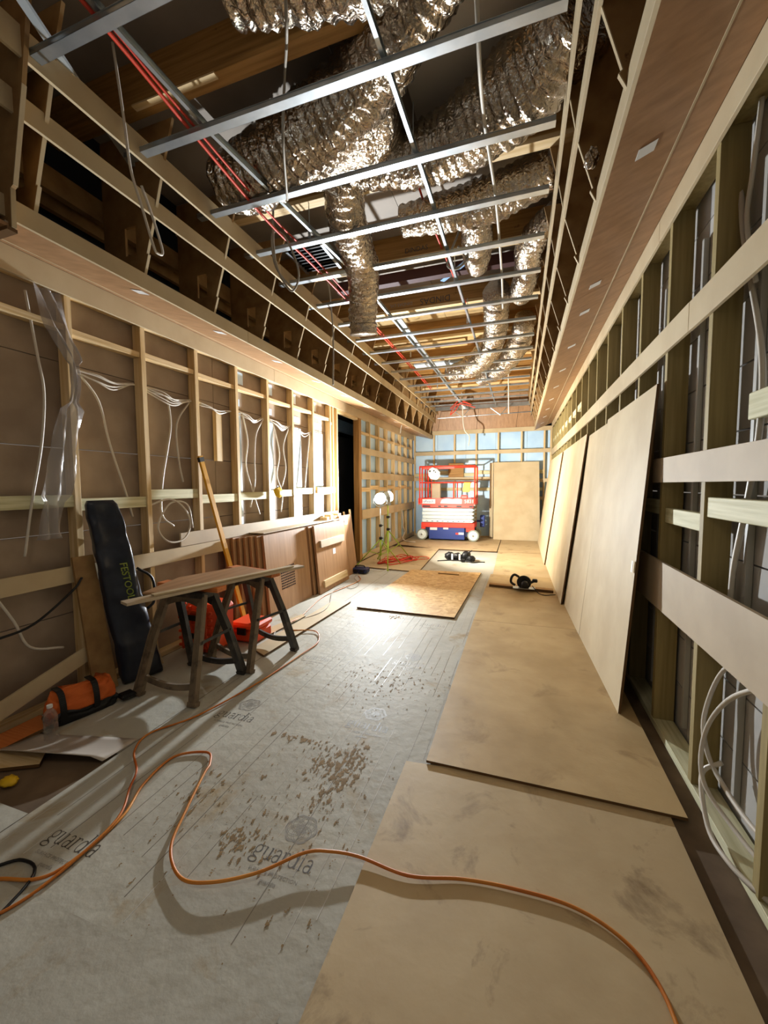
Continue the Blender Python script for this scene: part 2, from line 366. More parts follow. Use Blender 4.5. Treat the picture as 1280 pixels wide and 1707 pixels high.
# setting: ceiling (joists and deck)
ce = thing('ceiling', None, None, (-1.1, 5, ZD), kind='structure')
joist_y = [-.2, .94, 2.08, 3.2, 4.34, 5.55, 6.7, 7.85, 9.0, 10.1, 11.2]
for i, y in enumerate(joist_y):
    bm = B(); bx(bm, -3.6, 1.3, y, y+.045, 4.0, ZD, .001); new('joist', bm, 'lvl_x', ce)
    bm = B(); bx(bm, -3.6, 1.3, y-.022, y+.067, 3.965, 4.0, .001); new('joist_flange', bm, 'lvl_x' if i < 3 else 'pine_x', ce)
box('packer', -2.36, -1.72, 2.05, 2.09, 3.955, 3.965, 'pine_x', ce)
for j in range(6):
    for i in range(2): box('deck_panel', -3.6+2.45*i, -3.6+2.45*i+2.445, -1.4+2.3*j, -1.4+2.3*j+2.295, ZD, ZD+.02, 'deck' if j < 3 else 'deck_y', ce)
# bulkhead back walls up to the deck
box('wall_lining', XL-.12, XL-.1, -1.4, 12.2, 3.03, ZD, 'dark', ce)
box('wall_lining', XR+.13, XR+.15, -1.4, 12.2, 3.25, ZD, 'ply', ce)
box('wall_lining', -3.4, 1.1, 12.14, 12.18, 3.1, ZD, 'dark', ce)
for y, sgn in ((7.0, 1), (8.2, -1)):
    box('insulation_batt', -2.1, -.9, y, y+.35, 4.02, 4.2, 'membrane_w' if sgn < 0 else 'deck_y', ce)

# ------------------------------------------------------------ sloped soffits (bulkheads)
def bulkhead(side):
    if side < 0:
        t = thing('bulkhead', 'left-hand veneered ceiling bulkhead with slanted plywood ribs and two long rails', 'bulkhead', (-2.8, 5, 2.92), 'ceiling bulkheads')
        A, Wl = Vector((-2.5, 0, 2.925)), Vector((XL+.02, 0, 3.07)); lip_h = .108; gr = .86; y0, rib0, n = .9, 1.54, 16
        rails = ((-2.38, 3.385, .115), (-2.295, 3.612, .145)); top = (-2.21, 3.96); edge = [(-2.5, 3.03), (-2.455, 3.16), (-2.47, 3.165), (-2.395, 3.385), (-2.30, 3.70), (-2.20, 3.98)]; back = XL+.02
    else:
        t = thing('bulkhead', 'right-hand veneered ceiling bulkhead with zigzag rib edges and white stickers', 'bulkhead', (.6, 5, 3.1), 'ceiling bulkheads')
        A, Wl = Vector((.398, 0, 3.062)), Vector((XR-.02, 0, 3.235)); lip_h = .115; gr = .66; y0, rib0, n = -1.1, -.1, 18
        rails = ((.277, 3.455, .115), (.225, 3.69, .112)); top = (.17, 3.96); edge = [(.395, 3.10), (.352, 3.185), (.366, 3.195), (.285, 3.455), (.235, 3.72), (.17, 3.98)]; back = XR-.02
    sg = 1 if side > 0 else -1
    D = Wl-A; up_ = Vector((-D.z, 0, D.x))*(1 if side > 0 else -1); up_.normalize()
    def strip(name, t0, t1, ya, yb, m, off=0, th=.012):
        p, q = A+D*t0-up_*off, A+D*t1-up_*off; bm = B()
        slab(bm, [(p.x, ya, p.z), (q.x, ya, q.z), (q.x, yb, q.z), (p.x, yb, p.z)], -up_, th); return new(name, bm, m, t)
    y = y0
    while y < YF-.05:
        y2 = min(y+2.42, YF-.03)
        strip('veneer_panel', .0, gr-.006, y, y2-.004, 'veneer_x'); strip('veneer_panel', gr+.022, 1.0, y, y2-.004, 'veneer_x')
        strip('shadow_bead', gr-.004, gr+.02, y, y2-.004, 'mdf', .002)
        x0, x1 = (A.x-.018, A.x) if side > 0 else (A.x, A.x+.018)
        box('lip_board', x0, x1, y, y2-.003, A.z, A.z+lip_h, 'mdf', t, .001)
        for (rx, rz, rh) in rails: box('rail', rx-.009, rx+.009, y+.3, min(y2+.297, YF), rz, rz+rh, 'mdf', t, .001)
        y = y2
    if side < 0:
        box('fascia_board', XL, XL+.018, y0, 4.6, 2.91, 3.07, 'mdf', t, .001); box('fascia_board', XL, XL+.018, 4.604, 8.6, 2.91, 3.07, 'mdf', t, .001); box('fascia_board', XL, XL+.018, 8.604, YF-.02, 2.908, 3.07, 'mdf', t, .001)
    # ribs: plywood gussets across the bulkhead, notched edge, window cut out
    first = None
    for i in range(n):
        y = rib0+.672*i
        if y > YF-.1: break
        if first is None:
            bm = B(); bi = back
            if side < 0:
                hx0, hx1, hz0, hz1 = -2.66, -2.56, 3.18, 3.37; xo = -2.86
                E_ = edge
                # face built as strips round the window
                outer = [(xo, 3.03)]+E_+[(xo, 3.98)]
                prism(bm, [(hx1, 3.03)]+E_+[(hx1, 3.98)], 'y', y, y+.018)
                for q in ((xo, hx0, 3.035, 3.98), (hx0, hx1, 3.03, hz0), (hx0, hx1, hz1, 3.98)): bx(bm, q[0], q[1], y, y+.018, q[2], q[3])
            else:
                prism(bm, [(back, 3.24)]+edge[::1]+[(back, 3.98)], 'y', y, y+.018)
            first = new('rib', bm, 'ply', t); f_y = y
            # pale sawn edge of the rib
            bm = B()
            for p, q in zip(edge[:4], edge[1:5]):
                beam(bm, (p[0]-sg*.001, y+.009, p[1]), (q[0]-sg*.001, y+.009, q[1]), .0195, .004, (1, 0, 0))
            fe = new('rib_edge', bm, 'mdf', t)
        else:
            inst(first, (0, y-f_y, 0)); inst(fe, (0, y-f_y, 0))
        if side < 0:
            box('cross_batten', -2.86, -2.62, y+.02, y+.06, 3.44, 3.5, 'ply', t)
    if side < 0: box('back_rail', XL+.02, XL+.06, y0, YF, 3.42, 3.56, 'ply', t); box('back_rail', -2.92, -2.87, y0, YF, 3.45, 3.6, 'ply', t)
    # white stickers under the veneer
    st = ((2.26, 3.07, 3.98, 4.90, 5.82, 6.74, 7.67, 8.6, 9.5) if side < 0 else (2.28, 3.62, 4.15, 5.1, 6.1, 7.1, 8.1, 9.1, 10.1, 11.1))
    for y in st:
        tt = .18 if side < 0 else .34
        p = A+D*tt-up_*.0; w_ = .045
        bm = B(); p0, p1 = A+D*(tt-.09), A+D*(tt+.09)
        slab(bm, [(p0.x, y-.035, p0.z-.003), (p1.x, y-.035, p1.z-.003), (p1.x, y+.035, p1.z-.003), (p0.x, y+.035, p0.z-.003)], -up_, .0015); new('sticker', bm, 'label_w', t)
    # end cap against the far wall
    return t
bulkhead(-1); bulkhead(1)
# end gusset box over the near left
t = thing('bulkhead_end', 'brown plywood end gusset with a pale lower edge at the near left of the ceiling', 'bulkhead', (-2.6, 1.45, 2.86))
bm = B(); prism(bm, [(-3.05, 2.865), (-2.44, 2.865), (-2.43, 3.05), (-2.41, 3.06), (-2.30, 3.50), (-2.22, 3.9), (-3.05, 3.9)], 'y', 1.40, 1.42); new('panel', bm, 'ply', t)
bm = B(); 
for p, q in (((-2.44, 2.865), (-2.43, 3.05)), ((-2.41, 3.06), (-2.30, 3.50))): beam(bm, (p[0]+.001, 1.41, p[1]), (q[0]+.001, 1.41, q[1]), .021, .005, (1, 0, 0))
new('edge_strip', bm, 'mdf', t)
box('bottom_panel', -3.05, -2.45, .9, 1.395, 2.862, 2.88, 'veneer_x', t); box('bottom_edge', -3.05, -2.44, 1.38, 1.425, 2.845, 2.862, 'mdf_edge', t)
box('lining_strip', -3.05, -2.46, 1.385, 1.399, 2.88, 2.895, 'mdf_pink', t)

# sloped veneer lining on the far wall above the header
t = thing('far_veneer_lining', 'row of tall walnut veneer panels sloping above the far wall header', 'wall panelling', (-1.1, 11.8, 3.16))
xb = (-2.80, -2.33, -1.2, -.1, .60); xt = (-2.46, -2.1, -1.06, .0, .40)
for i in range(4):
    a, b_, c_, d_ = xb[i]+.004, xb[i+1]-.004, xt[i+1]-.004, xt[i]+.004
    bm = B(); slab(bm, [(a, 11.99, 3.16), (b_, 11.99, 3.16), (c_, 11.72, 4.1), (d_, 11.72, 4.1)], (0, -1, -.29), .016); new('veneer_panel', bm, 'veneer_z', t)
bm = B(); slab(bm, [(-2.80, 11.97, 3.1), (-2.455, 11.7, 4.1), (-2.4, 11.2, 4.1), (-2.62, 11.3, 3.1)][:3]+[(-2.6, 11.5, 3.5)], (1, 0, 0), .01); new('side_panel', bm, 'veneer_z', t)

# ------------------------------------------------------------ suspended ceiling grid
g = thing('ceiling_grid', 'galvanised steel ceiling grid of long channels hung over the whole room', 'ceiling grid', (-1.1, 5, 3.65))
def channel(y, z=3.65, x0=-2.42, x1=.17):
    bm = B(); bx(bm, x0, x1, y-.026, y+.026, z, z+.002); bx(bm, x0, x1, y-.026, y-.0245, z, z+.028); bx(bm, x0, x1, y+.0245, y+.026, z, z+.028)
    bx(bm, x0, x1, y-.03, y-.0245, z+.026, z+.028); bx(bm, x0, x1, y+.0245, y+.03, z+.026, z+.028); return new('furring_channel', bm, 'galv', g)
c0 = channel(1.46)
for i in range(1, 17): inst(c0, (0, .58*i+(.03 if i > 1 else 0)+.02*math.sin(i), 0))
def runner(P, wd=.022, h=.038):
    bm = B()
    for a, b_ in zip(P, P[1:]): beam(bm, a, b_, .002, h); beam(bm, Vector(a)+Vector((wd/2, 0, h/2)), Vector(b_)+Vector((wd/2, 0, h/2)), wd, .002); beam(bm, Vector(a)+Vector((wd/2, 0, -h/2)), Vector(b_)+Vector((wd/2, 0, -h/2)), wd, .002)
    return new('main_runner', bm, 'galv', g)
runner([(-1.86, .4, 3.71), (-1.82, 2.1, 3.71), (-1.62, 3.9, 3.71), (-1.45, 11.4, 3.71)]); runner([(-.72, .4, 3.71), (-.67, 3, 3.71), (-.64, 11.4, 3.71)])
bm = B(); beam(bm, (-1.53, 5.2, 3.74), (-1.5, 11.5, 3.74), .07, .03); beam(bm, (-2.55, 2.2, 3.76), (-1.75, .4, 3.76), .04, .02); new('wide_runner', bm, 'galv_w', g)
for x, ys_ in ((-1.74, (1.5, 3.2, 4.4, 6.6, 8.9)), (-.68, (1.5, 2.65, 4.4, 5.5, 7.7, 10))):
    for y in ys_:
        bm = B(); tube(bm, [(x, y, 3.68), (x, y, 4.0)], .004, 6); bx(bm, x-.01, x+.01, y-.006, y+.006, 3.68, 3.76); new('hanger_rod', bm, 'galv', g)
for x in (-1.5, -.5): # far diagonal hangers
    bm = B(); tube(bm, [(x-.25, 11.2, 3.6), (x, 11.2, 3.4), (x+.18, 11.2, 3.6)], .012, 6); tube(bm, [(-2.2, 11.3, 3.42), (.3, 11.3, 3.46)], .012, 6); new('bracing_rod', bm, 'galv', g)
box('far_track', -2.5, .35, 11.45, 11.5, 3.66, 3.76, 'galv', g)

# ------------------------------------------------------------ flexible foil ducts
def duct(P, R, label, seg=28, corr=.05, crush=1, group=None):
    Q = smooth_pts(P, 5); L = [Vector(q) for q in Q]
    # resample finely along the length
    out = []
    for a, b_ in zip(L, L[1:]):
        k = max(1, int((b_-a).length/.016))
        for j in range(k): out.append(a.lerp(b_, j/k))
    out.append(L[-1]); n = len(out)
    rr = []
    for i in range(n):
        u = i/(n-1)*(len(R)-1); j = min(int(u), len(R)-2); f = u-j
        rr.append(R[j]*(1-f)+R[j+1]*f)
    def rf(q, i, k):
        v = 1+corr*(1 if i % 4 < 2 else -1)*.6+.10*(noise.noise(q*7)+.5*noise.noise(q*19))*crush+.05*noise.noise(Vector((i*.5, k*1.7, 3)))
        return v
    bm = B(); tube(bm, out, rr, seg, True, rf); o = new('flexible_duct', bm, 'foil', smooth=True)
    return tag(o, label, 'duct', group)
duct([(-1.35, 1.72, 4.02), (-.95, 1.8, 4.0), (-.55, 1.82, 4.0), (.1, 1.6, 4.05)], [.2, .22, .22, .2], 'bright crumpled foil duct at the very top edge, nearest to the viewer')
duct([(-2.2, 2.75, 3.92), (-1.95, 2.72, 3.9), (-1.6, 2.62, 3.92), (-1.15, 2.5, 3.95), (-.75, 2.3, 3.98), (-.35, 2.02, 4.05), (.05, 1.7, 4.1)], [.2, .23, .22, .19, .17, .16, .16], 'long foil duct slanting from the left rail up to the top right of the ceiling', crush=1.3)
duct([(-1.38, 2.88, 3.95), (-1.0, 2.98, 3.93), (-.6, 2.98, 3.93), (-.2, 2.83, 3.95), (.12, 2.62, 3.97), (.28, 2.4, 3.99)], [.13, .15, .19, .22, .24, .22], 'wide foil duct bulging towards the upper end of the right bulkhead')
duct([(-1.3, 2.95, 3.93), (-1.37, 3.1, 3.86), (-1.45, 3.4, 3.8), (-1.52, 3.85, 3.74), (-1.6, 4.1, 3.62), (-1.68, 4.3, 3.42), (-1.69, 4.35, 3.26)], [.15, .16, .165, .165, .16, .155, .15], 'foil duct drooping down through the grid with its open end hanging')
duct([(-1.05, 3.72, 3.98), (-.75, 3.7, 3.97), (-.4, 3.66, 3.95), (-.05, 3.58, 3.96), (.22, 3.5, 4.0)], [.13, .15, .17, .17, .15], 'foil duct crossing to the right behind the second ceiling joist')
duct([(-.4, 3.75, 3.93), (-.42, 4.05, 3.92), (-.45, 4.4, 3.92), (-.47, 4.62, 3.95)], [.13, .14, .14, .12], 'short foil duct stub with a rounded end near the room centre line')
duct([(.3, 4.1, 4.0), (.1, 4.4, 3.97), (.05, 4.9, 3.93), (-.02, 5.4, 3.9)], [.13, .15, .14, .13], 'foil duct beside the right rails running away above the third joist')
duct([(-.3, 5.3, 3.93), (-.33, 5.8, 3.9), (-.38, 6.5, 3.87), (-.55, 7.2, 3.83), (-.9, 7.9, 3.8), (-1.35, 8.3, 3.82)], [.16, .17, .17, .2, .2, .15], 'far foil duct curving left and down between the distant joists')
duct([(.05, 6.3, 3.92), (-.05, 7.1, 3.86), (-.35, 8.2, 3.82), (-.8, 8.9, 3.8)], [.15, .18, .18, .15], 'farthest foil duct bending left behind the curved one')
# crushed foil plenum
bm = B(); bmesh.ops.create_icosphere(bm, subdivisions=5, radius=1)
for v in bm.verts:
    p = v.co; q = Vector((math.copysign(abs(p.x)**.6, p.x), math.copysign(abs(p.y)**.6, p.y), math.copysign(abs(p.z)**.6, p.z)))
    q = Vector((q.x*.40, q.y*.30, q.z*.15)); q *= 1+.09*noise.noise(q*6)+.05*noise.noise(q*15); v.co = q+Vector((-1.2, 2.72, 3.97+.04*p.x))
tag(new('duct_plenum', bm, 'foil', smooth=True), 'foil wrapped plenum box where the ceiling ducts meet', 'duct box')
# foil scrap hanging at the right bulkhead
bm = B(); bmesh.ops.create_icosphere(bm, subdivisions=3, radius=.035)
for v in bm.verts: v.co = Vector((v.co.x, v.co.y, v.co.z*1.5))*(1+.35*noise.noise(v.co*60))+Vector((.335, 2.44, 3.25))
tag(new('foil_scrap', bm, 'foil'), 'small crumpled ball of foil stuck to a rib edge on the right bulkhead', 'foil')
# dark return-air box between the joists
t = thing('ventilation_grille', 'dark open ventilation frame in the ceiling beside the left rails', 'vent', (-2.1, 4.0, 3.98))
for x in (-2.32, -1.92): box('frame_bar', x, x+.03, 3.75, 4.2, 3.95, 3.99, 'galv', t)
for i in range(8): box('fin', -2.29, -1.92, 3.76+.055*i, 3.775+.055*i, 3.95, 3.99, 'black', t)
box('backing', -2.3, -1.9, 3.75, 4.2, 4.0, 4.02, 'dark', t)
# timber beam behind the joist printed with the maker's name
text('beam_print', 'DINDAS', 'ink', .115, Matrix.Translation((-1.12, 5.546, 4.07)) @ Matrix.Rotation(PI/2, 4, 'X') @ Matrix.Rotation(PI, 4, 'Z'), ce)
text('beam_print', 'DINDAS LVL', 'ink_l', .06, Matrix.Translation((-1.6, 5.546, 4.07)) @ Matrix.Rotation(PI/2, 4, 'X') @ Matrix.Rotation(PI, 4, 'Z'), ce)
text('beam_print', 'DINDAS', 'ink', .07, Matrix.Translation((-1.08, 4.336, 4.07)) @ Matrix.Rotation(PI/2, 4, 'X'), ce)

box('lining_sheet', -.75, .2, 2.2, 3.1, 4.22, 4.235, mat('pale_lining', 'b8b0a4', rough=.6), ce)
box('steel_beam', -2.3, .3, 4.95, 5.05, 4.08, 4.2, mat('red_primer', '35110f', rough=.6), ce)
bm = B(); beam(bm, (-.95, 5.15, 4.10), (-.56, 4.76, 4.10), .06, .012); tag(new('blue_strap', bm, mat('blue_strap', '6f93bd', rough=.5)), 'pale blue strap crossing above the third ceiling joist', 'strap')
# ------------------------------------------------------------ red cables, white drops
wire('red_cable', [(-1.82, .6, 3.69), (-1.86, 1.5, 3.69), (-1.9, 2.05, 3.685), (-1.95, 2.9, 3.68), (-1.93, 3.6, 3.69), (-1.9, 4.8, 3.68), (-1.9, 6.0, 3.7), (-1.91, 9.0, 3.7)], .010, 'cable_r', 'bundle of red cable strung along the ceiling channels on the left', group='red ceiling cables')
wire('red_cable', [(-1.79, .6, 3.70), (-1.85, 1.5, 3.715), (-1.87, 2.05, 3.70), (-1.91, 2.9, 3.71), (-1.88, 3.6, 3.715), (-1.87, 4.8, 3.70), (-1.88, 6.0, 3.715), (-1.88, 9.0, 3.715)], .008, 'cable_r', 'thinner red cable running beside the thick one on the left channels', group='red ceiling cables')
wire('red_cable', [(-.85, 3.3, 4.1), (-.83, 3.9, 4.05), (-.75, 5.2, 4.0), (-.7, 5.5, 3.95)], .01, 'cable_r', 'short red cable above the grid right of the drooping duct')
wire('white_cable', [(-.21, 1.6, 4.2), (-.22, 2.1, 3.72), (-.23, 2.6, 3.72), (-.2, 3.3, 3.71), (-.2, 4.4, 3.70), (-.22, 5.2, 3.69)], .011, 'cable_w', 'white cable crossing the grid channels lengthwise right of centre')
wire('white_cable', [(-2.25, 1.85, 4.1), (-2.25, 1.9, 3.72), (-2.25, 1.93, 3.47), (-2.25, 1.99, 3.31), (-2.25, 2.07, 3.10), (-2.25, 2.1, 3.07), (-2.25, 2.14, 3.10), (-2.25, 2.08, 3.26), (-2.25, 2.0, 3.42)], .008, 'cable_w', 'doubled white cable looped down in front of the nearest left rails')
wire('grey_cable', [(-1.95, 3.0, 4.1), (-2.0, 3.05, 3.62), (-2.05, 3.2, 3.45), (-1.98, 3.3, 3.32), (-1.88, 3.25, 3.45), (-1.93, 3.12, 3.68), (-2.03, 3.08, 3.7), (-2.08, 3.2, 3.5), (-2.0, 3.35, 3.36)], .009, 'cable_g', 'coiled grey cable hanging over the left end of a channel')
wire('grey_cable', [(-2.17, 4.385, 4.02), (-2.16, 4.45, 3.8), (-2.15, 4.5, 3.35), (-2.17, 4.52, 2.78)], .01, 'cable_g', 'straight grey cable dangling in front of the left bulkhead')
wire('grey_cable', [(-1.06, 1.71, 4.2), (-1.05, 1.75, 3.7), (-1.34, 2.2, 3.95), (-1.36, 2.2, 3.63), (-1.62, 2.66, 3.62)], .008, 'cable_g', 'thin grey cable draped past the plenum near the top')
wire('grey_cable', [(-.6, 4.2, 4.1), (-.72, 4.2, 3.8), (-.62, 4.15, 3.7), (-.52, 4.2, 3.82), (-.62, 4.22, 3.95)], .012, 'cable_g', 'knot of grey flex above the grid beside the white drop cable')
wire('grey_cable', [(-2.55, 9.0, 3.5), (-2.5, 9.1, 3.2), (-2.62, 9.1, 2.95), (-2.68, 9.2, 2.78)], .012, 'cable_g', 'grey flex drooping from the far part of the left bulkhead')
wire('white_cable', [(-1.48, 10.9, 4.0), (-1.46, 11.0, 3.5), (-1.45, 11.0, 3.25), (-1.4, 11.0, 3.0), (-1.28, 11.0, 2.85), (-1.3, 11.0, 2.6)], .016, 'cable_w', 'bent white cable hanging before the far header near mid room')
wire('white_cable', [(-2.62, 11.3, 3.7), (-2.63, 11.35, 3.3), (-2.65, 11.35, 3.02)], .02, 'cable_w', 'thick white cable tail hanging at the far left corner')
wire('white_cable', [(-.25, 9.0, 4.1), (-.24, 9.0, 3.6), (-.23, 9.0, 3.06)], .013, 'cable_w', 'straight white cable hanging over the right half of the far wall')
wire('red_tangle', [(-1.75, 10.7, 3.55), (-1.5, 10.7, 3.75), (-1.2, 10.7, 3.62), (-1.45, 10.7, 3.7), (-1.62, 10.7, 3.5), (-1.75, 10.7, 3.4), (-1.55, 10.7, 3.66), (-1.1, 10.7, 3.55)], .012, 'cable_r', 'small tangle of red cable tied to the farthest grid channels')

# white cables on the left wall, bay by bay
bays = [(2.12, 2.6, 2.43, 5), (2.72, 3.22, 2.42, 5), (3.33, 3.8, 2.41, 4), (3.93, 4.4, 2.42, 5), (4.53, 5.05, 2.42, 5), (5.13, 5.66, 2.41, 3)]
names = ['bay nearest the black bag', 'bay above the sawhorses', 'bay with the short hanging batten', 'bay right of the yellow level', 'bay above the veneer panel stack', 'pale bay two before the doorway']
for (a, b_, z, n), nm in zip(bays, names):
    bm = B()
    for i in range(n):
        s = .05*random.random(); d = .03+.07*random.random()
        tube(bm, smooth_pts([(XL-.03-.008*i, a, z+s-.03), (XL-.02, a+.15, z+s-d), (XL-.03, (a+b_)/2+.05, z-d*1.1), (XL-.03-.006*i, b_, z-.02*random.random())], 5), .006, 5)
    tag(new('cable_bundle', bm, 'cable_w', smooth=True), 'sagging bundle of white cables strung across the '+nm, 'cable')
for i, (P, lab) in enumerate((
    ([(-3.12, 2.16, 2.4), (-3.12, 2.3, 2.22), (-3.13, 2.38, 1.9), (-3.13, 2.5, 1.5), (-3.13, 2.55, 1.3)], 'thin white cable trailing down behind the black bag'),
    ([(-3.12, 2.95, 2.4), (-3.12, 2.98, 2.15), (-3.12, 2.93, 1.9), (-3.12, 2.86, 1.6), (-3.12, 2.84, 1.3), (-3.1, 2.95, 1.18)], 'white cable dropping in the bay above the sawhorses'),
    ([(-3.12, 3.22, 2.4), (-3.12, 3.05, 2.15), (-3.12, 3.06, 1.8), (-3.12, 3.1, 1.6)], 'short white cable tail left of the yellow level'),
    ([(-3.1, 4.0, 2.4), (-3.1, 4.08, 2.1), (-3.11, 4.05, 1.8), (-3.1, 4.15, 1.5), (-3.1, 4.28, 1.2)], 'white cable curving down in the bay right of the yellow level'),
    ([(-3.1, 4.4, 2.4), (-3.1, 4.25, 2.2), (-3.11, 4.22, 1.9), (-3.1, 4.2, 1.6), (-3.1, 4.1, 1.3)], 'second white cable in the bay right of the yellow level'),
    ([(-3.1, 4.62, 2.38), (-3.1, 4.75, 2.0), (-3.1, 4.68, 1.7), (-3.1, 4.8, 1.45), (-3.1, 4.76, 1.2)], 'thick white cable above the veneer panel stack'),
    ([(-3.1, 5.0, 2.38), (-3.1, 4.85, 2.1), (-3.1, 4.9, 1.8), (-3.1, 4.8, 1.55)], 'thinner white cable above the veneer panel stack'),
    ([(-3.1, 5.6, 2.38), (-3.1, 5.5, 1.9), (-3.1, 5.42, 1.5)], 'single white cable two bays before the doorway'),
    ([(-3.1, 2.66, 1.38), (-3.04, 2.85, 1.44), (-3.03, 3.0, 1.36), (-3.03, 3.08, 1.2), (-3.03, 3.0, 1.06), (-3.03, 2.82, 1.05), (-3.04, 2.72, 1.2), (-3.04, 2.86, 1.4), (-3.03, 3.05, 1.38), (-3.02, 3.1, 1.15)], 'loose loop of white cable over the fixing board behind the level'),
    ([(-3.1, 1.83, 2.85), (-3.1, 1.88, 2.45), (-3.09, 1.9, 2.2), (-3.08, 1.86, 1.85), (-3.08, 1.78, 1.45), (-3.08, 1.72, 1.1)], 'grey cable hanging in the nearest visible bay, left of its sheet'),
    ([(-3.05, 1.5, .95), (-3.05, 1.62, .7), (-3.05, 1.7, .5), (-3.05, 1.9, .42)], 'white cable tail below the fixing board at far left edge'))):
    wire('white_cable', P, .0085, 'cable_w', lab)
wire('black_hose', [(-3.03, 1.5, .62), (-3.0, 1.7, .66), (-3.0, 1.95, .82), (-3.0, 2.02, .9)], .008, 'black', 'black hose curving under the fixing board at far left')
# clear plastic sleeve sheet
bm = B(); P = [(-3.02, 1.90, 2.88), (-3.0, 1.98, 2.6), (-3.0, 2.05, 2.42), (-3.0, 2.02, 2.1), (-3.02, 1.95, 1.75), (-3.03, 1.88, 1.45), (-3.03, 1.86, 1.2)]
Wd = [.10, .08, .03, .10, .12, .08, .1]; rows = []
for p, wv in zip(smooth_pts(P, 6), [Wd[min(int(i/6), 6)] for i in range(37)]):
    rows.append([bm.verts.new((p.x+.03*math.sin(k*2.1+p.z*9), p.y+wv*(k/6-.5)*1.6, p.z)) for k in range(7)])
for A_, B_ in zip(rows, rows[1:]):
    for k in range(6): bm.faces.new((A_[k], A_[k+1], B_[k+1], B_[k]))
o = new('plastic_sheet', bm, 'plastic_sheen', smooth=True); md = o.modifiers.new('t', 'SOLIDIFY'); md.thickness = .001; tag(o, 'twisted clear plastic sheet hanging in the nearest left wall bay', 'plastic sheet')
# yellow hard cap in wall
t = thing('yellow_pouch', 'pale yellow fabric pouch hung on the left wall noggin', 'pouch', (-3.0, 4.52, 1.40))
bm = B(); lathe(bm, [(.0, .0), (.05, .01), (.095, .05), (.10, .09), (.06, .12), (.01, .14)], (-2.99, 4.53, 1.40), (0, .25, 1), 14)
for v in bm.verts: v.co.x = -2.99+(v.co.x+2.99)*.35+.02*noise.noise(v.co*20)
new('body', bm, 'yellow', t, smooth=True); box('loop', -3.0, -2.99, 4.52, 4.54, 1.52, 1.56, 'black', t)

# cables on the right wall
for P, lab, r in (([(.93, 2.36, 3.15), (.93, 2.34, 2.95), (.93, 2.31, 2.83), (.93, 2.28, 2.68), (.93, 2.2, 2.45), (.94, 2.1, 2.1), (.93, 2.06, 1.8), (.93, 2.12, 1.5), (.92, 2.18, 1.2), (.92, 2.2, 1.0)], 'pale cable snaking down the nearest bay of the right wall', .012),
    ([(.93, 2.18, 3.15), (.93, 2.22, 2.9), (.93, 2.25, 2.7), (.93, 2.15, 2.4)], 'second pale cable high in the nearest right wall bay', .01),
    ([(.92, 1.94, .85), (.90, 2.18, .7), (.86, 2.24, .45), (.86, 2.2, .3), (.88, 2.1, .22), (.9, 1.85, .2), (.95, 1.6, .26)], 'upper loop of pale cable low on the right wall', .0105),
    ([(.92, 1.85, .8), (.89, 2.1, .6), (.85, 2.2, .38), (.82, 2.12, .2), (.87, 1.95, .12), (.93, 1.7, .10), (.96, 1.55, .15)], 'middle loop of pale cable low on the right wall', .0105),
    ([(.90, 2.15, .28), (.83, 2.16, .2), (.80, 2.0, .07), (.81, 1.85, .055), (.86, 1.72, .06), (.94, 1.6, .08)], 'lowest loop of pale cable resting by the right wall plate', .0105)):
    wire('pale_cable', P, r, 'cable_w', lab)

# ------------------------------------------------------------ floor protection film
def hfilm(x, y): return .0022*noise.noise(Vector((x*3.5, y*1.6, 1)))
def drape(bm, up_=.0007):
    for v in bm.verts: v.co.z = v.co.z+hfilm(v.co.x, v.co.y)+.0025+up_
def film(name, x0, x1, y0, y1, z, label, seed, m='film'):
    bm = B(); nx, ny = 40, int((y1-y0)/.06)
    g_ = [[None]*(nx+1) for _ in range(ny+1)]
    for j in range(ny+1):
        for i in range(nx+1):
            x = x0+(x1-x0)*i/nx; y = y0+(y1-y0)*j/ny
            h = hfilm(x, y)
            g_[j][i] = bm.verts.new((x, y, z+h))
    for j in range(ny):
        for i in range(nx): bm.faces.new((g_[j][i], g_[j][i+1], g_[j+1][i+1], g_[j+1][i]))
    t = thing(name, label, 'floor film', (x0, (y0+y1)/2, z)); new('sheet', bm, m, t, smooth=True); return t
f1 = film('protection_film', -2.19, -.30, -1.2, 9.4, .0025, 'broad printed grey floor protection film down the middle of the room', 1)
f2 = film('protection_film', XL+.01, -2.195, 1.62, 7.0, .0025, 'narrow strip of grey floor film beside the left wall, under the sawhorses', 5)
# creases along the film: pale strips for their glints, dark ones for shade
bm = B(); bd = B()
for i in range(22):
    x0_ = -2.14+.082*i; y = .95+.5*random.random()
    while y < 6.2:
        L_ = .35+1.3*random.random(); x = x0_+.012*random.random(); n_ = max(2, int(L_/.07)); dx = .012*random.random(); hot = -1.35 < x < -.5 and 2.4 < y < 4.4
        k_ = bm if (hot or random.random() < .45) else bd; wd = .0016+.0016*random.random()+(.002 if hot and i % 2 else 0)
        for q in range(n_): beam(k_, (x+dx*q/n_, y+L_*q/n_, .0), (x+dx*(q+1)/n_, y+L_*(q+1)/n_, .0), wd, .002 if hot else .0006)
        y += L_+.15+.9*random.random()
drape(bm); drape(bd)
new('lit_crease', bm, 'crease', f1, kind='stuff'); new('shadow_crease', bd, 'crease_shade', f1, kind='stuff')
